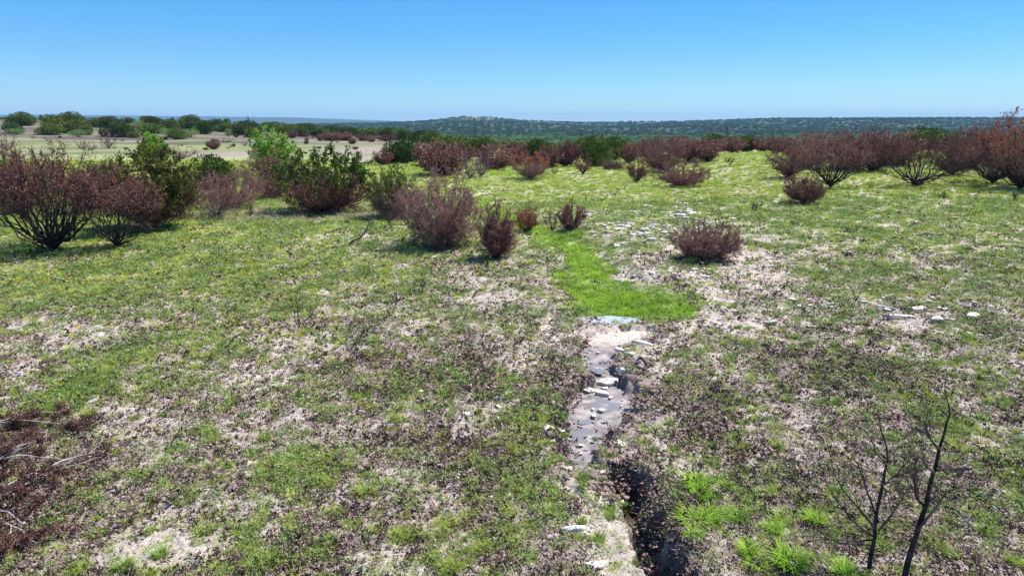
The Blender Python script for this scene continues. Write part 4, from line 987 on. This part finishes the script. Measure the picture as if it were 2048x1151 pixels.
for a in [(1217, 742, 54, 'largest pale slab lying across the gully bed', None, 1.1, .03, 0.3, 0.02, .5),
          (1178, 758, 30, 'rounded pale slab on the left rim below the largest gully slab'), (1208, 765, 34, 'broken slab edge just under the largest gully slab'),
          (1222, 772, 16, 'small pale block at the head of the grey silt'), (1245, 735, 26, 'pale slab on the right of the largest gully slab'),
          (1258, 712, 24, 'flat pale stone on the sandy shelf right of the gully'), (1284, 690, 40, 'wide flat stone at the top right of the sandy shelf'),
          (1300, 703, 22, 'stone beside the wide flat one on the sandy shelf'), (1240, 703, 22, 'stone nearest the bend on the sandy shelf'),
          (1186, 796, 10, 'left pebble in the silt of the gully'), (1204, 800, 15, 'dark-edged stone in the middle of the silt'), (1188, 808, 16, 'flat stone in the middle of the silt'),
          (1188, 818, 9, 'lowest pebble in the middle of the silt'), (1163, 862, 14, 'small stone in the narrow end of the silt'), (1158, 877, 18, 'flat stone near the lower end of the silt'),
          (1150, 905, 16, 'last stone at the lower end of the silt'),
          (1098, 863, 22, 'upper pale slab on the left bank of the gully'), (1118, 868, 22, 'right one of the pale slabs on the left bank'), (1106, 884, 18, 'lower pale slab on the left bank of the gully'),
          (1186, 856, 9, 'small white stone at the undercut right bank'), (1240, 893, 26, 'pale flat stone on the right bank above the cut'), (1135, 938, 30, 'pale slab embedded at the foot of the silt'),
          (1205, 940, 12, 'small round stone above the dark cut'), (1198, 983, 12, 'round pebble left of the dark cut'),
          (1146, 1060, 50, 'long pale slab in the sand at the bottom of the picture', None, .5, .02, 0.05),
          (1242, 978, 26, 'grey block wedged at the head of the dark cut', None, .7, .35, .6, 0.06, 1.3), (1186, 1125, 54, 'broad flat slab half buried in the sand at the bottom', None, .6, .02, .3, -.04, .5),
          (996, 813, 18, 'round white stone left of the gully'), (934, 832, 16, 'pale stone left of the round white stone'), (842, 783, 12, 'small white stone among the weeds'),
          (1250, 546, 40, 'smooth pale slab above the bright green patch', None, .9, .03), (1543, 648, 34, 'long white slab at the left end of the right-hand slabs', None, .45, .03, .2),
          (1830, 622, 42, 'large tilted white slab right of the middle of the right-hand slabs', None, .7, .05, .5), (1795, 637, 62, 'longest white slab of the right-hand slabs', None, .35, .03, 0.0),
          (1875, 645, 22, 'thick chunk below the large tilted slab'), (1944, 636, 40, 'kite-shaped white slab at the right end of the right-hand slabs', None, .8, .03),
          (1728, 608, 24, 'flat slab left of the large tilted slab'), (1775, 622, 18, 'small slab left of the longest white slab'), (1940, 669, 16, 'lone small stone below the kite-shaped slab'),
          (1855, 630, 14, 'little stone touching the large tilted slab'), (1612, 622, 16, 'slab between the leftmost long one and the flat ones'), (1620, 612, 14, 'thin slab just above its twin on the left half'),
          (1738, 584, 14, 'lone slab above the right-hand slabs'), (1330, 466, 16, 'bright squarish slab by the round maroon juniper'), (1292, 415, 22, 'pointed slab at the top of the stony slope'),
          (1258, 481, 14, 'round-edged slab at the foot of the stony slope'), (1233, 490, 14, 'pale slab next to the vivid grass'), (1305, 446, 18, 'bright flat slab in the middle of the stony slope')]:
    slab(*a)
rs = np.random.default_rng(55)
for i in range(120):
    px = rs.normal(1310, 62); py = 455 + rs.normal() * 17 - (px - 1310) * 0.04
    if px > 1345 and py > 440: py -= 30
    slab(px, min(max(py, 410), 505), rs.uniform(8, 22), 'small flat pale slab strewn over the stony slope', 'small slabs on the stony slope', rs.uniform(.5, .9), .06)
for i in range(34):
    px = rs.uniform(1560, 1960); py = 612 + rs.normal() * 11 + (px - 1750) * 0.05
    slab(px, py, rs.uniform(8, 20), 'small white slab in the scattered band on the right', 'small slabs in the band on the right', rs.uniform(.5, .9))
for i in range(26):
    px = rs.uniform(1260, 1420); py = 548 + rs.normal() * 8
    slab(px, py, rs.uniform(6, 18), 'small stone in the broken ground under the round maroon juniper', 'stones under the round maroon juniper', rs.uniform(.4, .8))
for i in range(30):
    px = rs.uniform(1170, 1310); py = rs.uniform(668, 800)
    slab(px + (py > 740) * 40, py, rs.uniform(5, 14), 'small stone on the sandy shelf right of the gully', 'small stones beside the gully', rs.uniform(.5, .9))

# ------------------------------------------------------------------ big bright grass clumps
tuft_m = leaf_mat('bright clump grass', [(0.02, (0.36, 0.30, 0.14)), (0.14, (0.10, 0.17, 0.015)), (0.5, (0.19, 0.36, 0.025)), (0.8, (0.38, 0.54, 0.06)), (1.0, (0.58, 0.62, 0.20))], 0.15, 1.5, face=.8)
dull_m = leaf_mat('dull clump grass', [(0.1, (0.07, 0.13, 0.018)), (0.5, (0.18, 0.30, 0.035)), (1.0, (0.38, 0.46, 0.10))], 0.2, 1.5, face=.8)
TU = [blades(rg, 300, 0.085, 0.14, 0.34, 0.011, 0.75, 3, 0.38).mesh('grass_clump') for _ in range(4)]
for m in TU: m.materials.append(tuft_m)
TD = [blades(rg, 260, 0.09, 0.09, 0.27, 0.008, 0.65, 3, 0.35).mesh('grass_clump') for _ in range(4)]
for m in TD: m.materials.append(dull_m)
def clump(px, py, r, label, bright=True, group=None):
    X, Y, Z = hit(px, py); dep = Y * math.cos(PITCH) + H * math.sin(PITCH); w = 2 * r / 1365.33 * dep / 0.40
    i = int(px * 7 + py) % 4
    o = obj('grass_clump', (TU if bright else TD)[i], None, None, (X, Y, Z - 0.01), (0, 0, px * 1.7), (w, w, w * .9)); tag(o, label, 'grass clump', group)
for a in [(1392, 975, 34, 'bright grass clump at the top of the bright group right of the cut'), (1398, 1000, 32, 'bright grass clump merging with the topmost one'),
          (1390, 1062, 40, 'bright grass clump nearest the dark cut'), (1418, 1048, 36, 'bright grass clump in the middle of the bright group'), (1474, 1038, 30, 'bright grass clump at the right of the bright group'),
          (1388, 1095, 24, 'bright grass clump lowest by the dark cut'), (1452, 975, 22, 'greener grass clump right of the topmost bright one'),
          (1450, 1076, 14, 'tiny bright tuft between the bright group and the diagonal row'), (1498, 1108, 28, 'bright grass clump at the top of the diagonal row'), (1515, 1130, 30, 'bright grass clump low on the diagonal row'),
          (1580, 1135, 46, 'largest bright grass clump at the bottom edge'), (1630, 1048, 28, 'bright round grass clump standing alone left of the bare trees'), (1548, 1068, 25, 'yellow-green clump above the largest one'), (1556, 1042, 16, 'small clump above the yellow-green one'),
          (1690, 1150, 34, 'bright clump at the foot of the left bare tree')]: clump(*a)
for a in [(1168, 950, 24), (1165, 975, 18), (1222, 1005, 18), (1222, 1022, 20), (1165, 1040, 18), (1195, 1075, 28), (1265, 1050, 16), (1268, 1115, 12), (1215, 915, 14), (1160, 1075, 16), (1130, 1040, 16),
          (1190, 848, 12), (1245, 1000, 14), (1240, 1085, 10), (1290, 870, 16), (1340, 850, 18), (1310, 905, 14), (1180, 920, 18)]:
    clump(*a, 'dull green grass clump on the sand beside the cut', False, 'grass clumps beside the cut')
rt = np.random.default_rng(77)
for i in range(90):
    while True:
        px, py = rt.uniform(1420, 2048), rt.uniform(640, 1150)
        if not (1330 < px < 1520 and py > 930): break
    clump(px, py, rt.uniform(11, 24) * (0.6 + 0.4 * (py - 600) / 500), 'small dull green grass tuft dotted over the slope on the right', False, 'grass tufts on the right slope')
for i in range(45):
    px, py = rt.uniform(20, 1050), rt.uniform(600, 1140)
    clump(px, py, rt.uniform(11, 22) * (0.6 + 0.4 * (py - 600) / 500), 'small green grass tuft dotted over the slope on the left', False, 'grass tufts on the left slope')
for a in [(90, 830, 30, 'green grass tuft above the fallen branches', False), (320, 1110, 30, 'bushy green tuft near the bottom left', False), (250, 1140, 34, 'spreading green tuft at the bottom left corner', False), (880, 940, 14, 'single dark green sprout on bare soil') if False else (455, 936, 14, 'single dark green sprout on bare soil left of the dark patch')]:
    clump(*a)

# ------------------------------------------------------------------ bare burnt saplings, close by
def grow(start, dirv, L, R, depth, rng, out, spread=0.55, n=None, curl=0.12, childs=(5, 4, 3)):
    k = 7; P = [np.array(start, float)]; d = np.array(dirv, float); d /= np.linalg.norm(d)
    for i in range(k - 1):
        d = d + rng.normal(size=3) * curl + np.array([0, 0, 0.05]); d /= np.linalg.norm(d); P.append(P[-1] + d * L / (k - 1))
    P = np.array(P); RR = R * np.linspace(1, 0.32, k); out.append((P, RR))
    if depth == 0: return
    nc = childs[min(len(childs) - 1, 3 - depth)] if n is None else n
    for c in range(nc):
        t = 0.3 + 0.65 * (c + rng.random()) / nc; f = t * (k - 1); i = min(int(f), k - 2); p = P[i] * (1 - f + i) + P[i + 1] * (f - i)
        tg = nrm(P[i + 1] - P[i]); s = nrm(np.cross(tg, rng.normal(size=3)))
        dd = nrm(tg * 0.75 + s * spread * (0.8 + 0.5 * rng.random()) + np.array([0, 0, .15]))
        grow(p, dd, L * (0.62 - 0.25 * t) * (0.8 + .5 * rng.random()), R * (1 - 0.68 * t) * 0.62, depth - 1, rng, out, spread, None, curl * 1.25, childs)

def tree_mesh(branches, name, sides=6, minr=0.0):
    mb = MB()
    for P, R in branches: tubes(mb, P[None], np.maximum(R, minr)[None], sides if R[0] > 0.008 else 4)
    return mb.mesh(name, True)

def px_pt(px, py, Y):
    d = pixdir(px, py); t = Y / d[1]; return np.array([d[0] * t, Y, H + d[2] * t])

def bare_tree(name, base_px, base_py, trunk_px, limbs, r0, seed, label, depth=2, zoff=0.0):
    """trunk and limbs follow joints seen in the photo, given at true depth offsets"""
    rng = np.random.default_rng(seed); X, Y, Z = hit(base_px, base_py)
    t = empty(name, (X, Y, Z)); tag(t, label, 'bare tree'); org = np.array([X, Y, Z])
    pts = [np.array([X, Y, Z - 0.08])] + [px_pt(a, b, Y + dy) for a, b, dy in trunk_px]
    P = np.array(pts); R = r0 * np.linspace(1, 0.12, len(P)) ** 0.9
    # resample
    def res(P, R, k):
        s = np.linspace(0, len(P) - 1, k); i = np.clip(s.astype(int), 0, len(P) - 2); f = (s - i)[:, None]
        Q = P[i] * (1 - f) + P[i + 1] * f; Q[1:-1] += rng.normal(size=(k - 2, 3)) * 0.006; return Q, R[i] * (1 - f[:, 0]) + R[i + 1] * f[:, 0]
    Q, RR = res(P, R, 16); R2 = RR.copy(); R2[0] *= 1.5
    obj('trunk', tree_mesh([(Q - org, R2)], 'trunk', 8), M['char'], t)
    for lp in limbs:
        L = np.array([px_pt(a, b, Y + dy) for a, b, dy in lp]); rr0 = r0 * 0.48
        Ql, Rl = res(L, rr0 * np.linspace(1, 0.18, len(L)), 8); br = [(Ql - org, Rl)]
        for c in range(10):
            i = rng.integers(2, 8); tg = nrm(Ql[i + (i < 7)] - Ql[i - 1]); s = nrm(np.cross(tg, rng.normal(size=3)))
            grow(Ql[i] - org, nrm(tg * .8 + s * .6), 0.32 * (0.5 + rng.random()), Rl[i] * .55, 1, rng, br, .6, None, .15, (5, 4, 4))
        obj('limb', tree_mesh(br, 'limb', 5, 0.0016), M['char'] if rng.random() < .7 else M['brownbark'], t)
    return t
bare_tree('bare_sapling', 1738, 1138, [(1742, 1110, 0), (1750, 1065, 0.02), (1757, 1010, .02), (1768, 950, .05), (1778, 905, .05), (1762, 860, .1), (1760, 830, .1)],
          [[(1748, 1073, 0), (1700, 1035, .1), (1665, 985, .2), (1630, 930, .3)], [(1752, 1060, 0), (1712, 1010, -.1), (1672, 960, -.15), (1650, 865, -.2)], [(1758, 1045, 0), (1740, 1000, .1), (1722, 935, .25), (1692, 900, .3)],
           [(1757, 1060, 0), (1790, 1020, -.1), (1808, 990, -.2), (1800, 960, -.2)], [(1765, 970, 0), (1800, 940, .1), (1830, 905, .15)], [(1775, 930, 0), (1750, 900, .15), (1742, 870, .2)], [(1750, 1078, 0), (1690, 1080, -.1), (1630, 1078, -.15)]],
          0.028, 5, 'leafless burnt sapling with many spreading limbs, left one of the two at bottom right')
bare_tree('bare_sapling', 1806, 1165, [(1815, 1130, 0), (1830, 1075, 0), (1850, 1020, .05), (1862, 965, .05), (1876, 915, .1), (1890, 860, .12), (1900, 825, .15), (1893, 795, .15)],
          [[(1835, 1060, 0), (1870, 1015, -.05), (1890, 985, -.1), (1925, 968, -.1)], [(1848, 1015, 0), (1832, 990, .1), (1828, 952, .15)], [(1868, 945, 0), (1848, 925, -.1), (1840, 895, -.2)],
           [(1870, 940, 0), (1905, 935, .1), (1945, 938, .15)], [(1873, 930, 0), (1900, 948, .15), (1910, 925, .25)], [(1880, 900, 0), (1862, 880, .1), (1850, 850, .2)]],
          0.035, 6, 'taller leafless burnt sapling with a leaning black trunk at bottom right')

def snag(px, py, top, wpx, seed, label, stem='char', n=4, group=None, name='dead_twig_shrub'):
    loc, h, w = spot(px, py, top, wpx); rng = np.random.default_rng(seed); br = []
    for c in range(n):
        az = rng.random() * 6.28; k = w / 2 / max(h, .2)
        grow((0, 0, -0.03), (math.cos(az) * k, math.sin(az) * k, 1), h * (0.75 + .3 * rng.random()), 0.006 + 0.008 * h, 2, rng, br, .6, None, .16, (4, 4, 3))
    o = obj(name, tree_mesh(br, name, 5, 0.003 * max(1, loc[1] / 14)), M[stem], None, loc); tag(o, label, 'dead shrub', group)
def curve_snag():
    X, Y, Z = hit(695, 492); pts = np.array([px_pt(a, b, Y + dy) for a, b, dy in [(695, 494, 0), (705, 482, 0), (720, 476, .1), (732, 462, .2), (738, 448, .2), (734, 432, .2)]]) - np.array([X, Y, Z])
    rng = np.random.default_rng(9); br = [(pts, np.array([.05, .04, .035, .028, .02, .012]))]
    for i in (2, 3, 4, 4, 5): grow(pts[i], rng.normal(size=3) * .6 + np.array([.2, 0, .7]), .5, .012, 1, rng, br, .6, None, .15, (3, 3))
    tag(obj('dead_snag', tree_mesh(br, 'dead_snag', 6, .006), M['char'], None, (X, Y, Z)), 'curved charred snag standing in the grass left of the lone pinkish brown juniper', 'dead shrub')
curve_snag()
for a in [(782, 458, 428, 22, 61, 'thin dead stem between the curved snag and the lone juniper'), (475, 652, 618, 16, 62, 'small black dead sprig on the left slope'), (600, 655, 590, 60, 63, 'sparse grey dead shrub on the left slope'),
          (790, 615, 585, 26, 64, 'small dead twig shrub in the middle of the slope'), (715, 690, 640, 50, 65, 'faint twiggy dead shrub below the middle of the left slope'), (840, 590, 560, 46, 66, 'thin greenish twig shrub behind the small dead one'),
          (1884, 402, 382, 34, 67, 'low dead twigs in front of the wide bare-stemmed juniper'), (2030, 404, 385, 10, 68, 'tiny dark sprout near the right edge'), (1509, 424, 405, 20, 69, 'small dead sprig on the green field left of the round maroon juniper on the right'),
          (905, 402, 378, 12, 70, 'single thin stalk behind the lone juniper'), (1458, 334, 316, 10, 71, 'little grey-green sprout on the open crest'), (502, 437, 410, 26, 72, 'bare reddish sapling at the edge of the dry grass'), (975, 540, 515, 20, 73, 'fallen twig at the foot of the narrow juniper')]: snag(*a)

# ------------------------------------------------------------------ fallen scorched branches, bottom left
def brush_pile():
    X, Y, Z = hit(-20, 975); t = empty('fallen_juniper', (X, Y, Z)); tag(t, 'heap of fallen juniper branches with dark maroon needles at the bottom left edge', 'brush pile')
    rng = np.random.default_rng(88); org = np.array([X, Y, Z])
    brs = []; dark = []
    ends = [(135, 828), (165, 858), (178, 866), (215, 905), (205, 925), (150, 930), (120, 880), (60, 850), (70, 905), (40, 930), (90, 1010), (55, 1060), (110, 950), (30, 880), (80, 1090), (20, 1110)]
    starts = [(-60, 880), (-40, 870), (-80, 890), (60, 965), (20, 990), (-30, 950), (-60, 960), (-90, 900), (-40, 980), (-70, 1000), (-30, 985), (-60, 1010), (0, 1020), (-90, 950), (-50, 1040), (-80, 1060)]
    for i, (s, e) in enumerate(zip(starts, ends)):
        def gp(q, up):
            x, y, z = hit(*q); return np.array([x, y, z + up])
        a = gp(s, 0.10 + .1 * rng.random()) - org; b = gp(e, 0.03 + .05 * rng.random()) - org; k = 9
        Q = np.array([a + (b - a) * f for f in np.linspace(0, 1, k)]); Q[:, 2] += 0.16 * np.sin(np.linspace(0, 3.14, k)) * rng.random(); Q[1:-1] += rng.normal(size=(k - 2, 3)) * .012
        brs.append((Q, np.linspace(.013, .003, k)))
        for c in range(7):
            j = rng.integers(1, k - 1); tg = nrm(Q[j + 1] - Q[j]); sd_ = np.array([-tg[1], tg[0], 0]) * rng.choice([-1, 1]); sub = []
            grow(Q[j], nrm(tg + sd_ * .7 + np.array([0, 0, .1 * rng.normal() - .08])), .2 + .25 * rng.random(), .005, 1, rng, sub, .5, None, .1, (4, 4, 3))
            brs += sub
            if i not in (3, 5): dark += [q for q, _ in sub]
    obj('branches', tree_mesh(brs, 'branches', 5, .0022), M['silver'], t)
    mb = MB()
    for q in dark:
        if rng.random() < .2: continue
        n = 90; ii = rng.integers(1, len(q), n); c = q[ii] + rng.normal(size=(n, 3)) * .022; leaves(mb, c, rng.normal(size=(n, 3)) + np.array([0, 0, .3]), .035, .014, rng)
    nd = leaf_mat('dead maroon needles', [(0.1, (0.03, 0.013, 0.010)), (0.6, (0.085, 0.038, 0.028)), (1.0, (0.20, 0.105, 0.08))], 0.1, 2.0)
    obj('dead_foliage', mb.mesh('dead_foliage'), nd, t)
brush_pile()
def stick(px, py, px2, py2, label):
    a = np.array(hit(px, py)); b = np.array(hit(px2, py2)); k = 6; rng = np.random.default_rng(int(px)); Q = np.array([(b - a) * f for f in np.linspace(0, 1, k)]); Q[:, 2] += .02; Q[1:-1] += rng.normal(size=(k - 2, 3)) * .01
    br = [(Q, np.linspace(.009, .004, k))]; grow(Q[3], nrm(b - a + np.array([0, .2, 0])), .12, .004, 0, rng, br)
    tag(obj('fallen_stick', tree_mesh(br, 'fallen_stick', 5), M['silver'], None, tuple(a)), label, 'stick')
stick(148, 1032, 220, 1016, 'pale crooked stick on bare soil right of the fallen juniper branches')
stick(1335, 662, 1362, 668, 'short dark stick on the soil right of the pool')

def heap():
    loc, h, w = spot(1230, 339, 323, 44); t = empty('brush_heap', loc); tag(t, 'low heap of cut grey branches beside the small dark maroon juniper', 'brush pile')
    rng = np.random.default_rng(90); br = []
    for i in range(90):
        x = rng.uniform(-.5, .35) * w; tp = h * (1 - ((x / w + .12) / .55) ** 2); p = np.array([x, rng.normal() * .35, max(.05, tp * rng.random())])
        grow(p, (rng.choice([-1, 1]), rng.normal() * .4, -.15 * np.sign(x)), .9, .02, 1, rng, br, .5, 2, .1)
    obj('branches', tree_mesh(br, 'branches', 4, .012), M['brownbark'], t)
    mb = MB(); n = 1500; x = rng.uniform(-.5, .3, n) * w; tp = h * (1 - ((x / w + .12) / .5) ** 2).clip(.1); leaves(mb, np.stack([x, rng.normal(size=n) * .4, tp * rng.random(n)], 1), rng.normal(size=(n, 3)), .14, .05, rng)
    obj('dead_foliage', mb.mesh('dead_foliage'), M['scorched'], t)
heap()

# ------------------------------------------------------------------ poles and the house on the knob
def pole(px, py, top, dist, label, arm=0):
    loc, h, w = spot(px, py, top, 1, dist); t = empty('utility_pole', loc); tag(t, label, 'utility pole', 'utility poles')
    r = 0.11 * max(1, dist / 170.0) ** .6; mb = MB(); tubes(mb, np.array([[[0, 0, -.5], [0, 0, h * .5], [0, 0, h]]]), np.array([[r * 1.15, r, r * .85]]), 8)
    c = MB(); tubes(c, np.array([[[0, 0, h], [0, 0, h + .02]]]), np.array([[r * .85, .02]]), 8)
    obj('pole', mb.mesh('pole', True), M['pole'], t); obj('pole_cap', c.mesh('pole_cap'), M['pole'], t)
    if arm:
        a = MB(); tubes(a, np.array([[[-arm, 0, h * .93], [0, 0, h * .93], [arm, 0, h * .93]]]), np.array([[r * .6] * 3]), 4); obj('cross_arm', a.mesh('cross_arm'), M['pole'], t)
pole(501, 286, 232, 150, 'tall dark pole standing among junipers on the left meadow')
pole(1161, 290, 258, 320, 'distant pole with cross-arm in front of the woodland, middle of the picture', 1.6)
pole(1452, 280, 254, 300, 'distant dark pole rising behind the maroon dome-shaped junipers', 1.2)
pole(950, 282, 244, 420, 'faint thin pole in front of the knob in the woodland')

def house():
    Y = 2900; d = pixdir(946, 240); X = d[0] / d[1] * Y; Z = float(zground(np.array([X]), np.array([Y * 1.0]), False)[0]) - .5
    t = empty('house', (X, Y, Z)); tag(t, 'tiny pale house on top of the wooded knob at the skyline', 'house')
    def box(x0, x1, y0, y1, z0, z1):
        V = np.array([[x, y, z] for z in (z0, z1) for y in (y0, y1) for x in (x0, x1)], float)
        return V, np.array([[0, 2, 3, 1], [4, 5, 7, 6], [0, 1, 5, 4], [2, 6, 7, 3], [0, 4, 6, 2], [1, 3, 7, 5]])
    m, nt, b = new_mat('plaster'); b.inputs['Base Color'].default_value = (.62, .42, .34, 1)
    m2, nt, b = new_mat('roof tiles'); b.inputs['Base Color'].default_value = (.35, .2, .16, 1)
    m3, nt, b = new_mat('window glass'); b.inputs['Base Color'].default_value = (.03, .04, .05, 1); b.inputs['Roughness'].default_value = .1
    w = MB(); w.add(*box(-11, 11, -5, 5, 0, 5)); obj('wall', w.mesh('wall'), m, t)
    r = MB(); V = np.array([[-12, -6, 5.003], [12, -6, 5.003], [12, 6, 5.003], [-12, 6, 5.003], [-8, 0, 8.5], [8, 0, 8.5]], float)
    r.add(V, np.array([[0, 1, 5, 4], [2, 3, 4, 5]])); r.add(V, np.array([[3, 0, 4], [1, 2, 5]])); obj('roof', r.mesh('roof'), m2, t)
    for x in (-7, -2, 5): g = MB(); g.add(*box(x, x + 2, -5.1, -5.003, 1.5, 3.5)); obj('window', g.mesh('window'), m3, t)
house()

# ------------------------------------------------------------------ haze
def haze():
    x0, x1, y0, y1, z0, z1 = -14500, 14500, -50, 9800, -125, 118
    V = np.array([[x, y, z] for z in (z0, z1) for y in (y0, y1) for x in (x0, x1)], float)
    me = mesh_from('haze', V, [np.array([[0, 2, 3, 1], [4, 5, 7, 6], [0, 1, 5, 4], [2, 6, 7, 3], [0, 4, 6, 2], [1, 3, 7, 5]])])
    m = bpy.data.materials.new('air'); m.use_nodes = True; nt = m.node_tree; nt.nodes.remove(nt.nodes['Principled BSDF'])
    v = nt.nodes.new('ShaderNodeVolumePrincipled'); v.inputs['Color'].default_value = (0.27, 0.56, 0.88, 1); v.inputs['Density'].default_value = 0.00009; v.inputs['Anisotropy'].default_value = 0.0
    nt.links.new(v.outputs[0], nt.nodes['Material Output'].inputs['Volume'])
    tag(obj('haze', me, m), 'thin blue haze in the air over the valley', 'haze', kind='stuff')
haze()
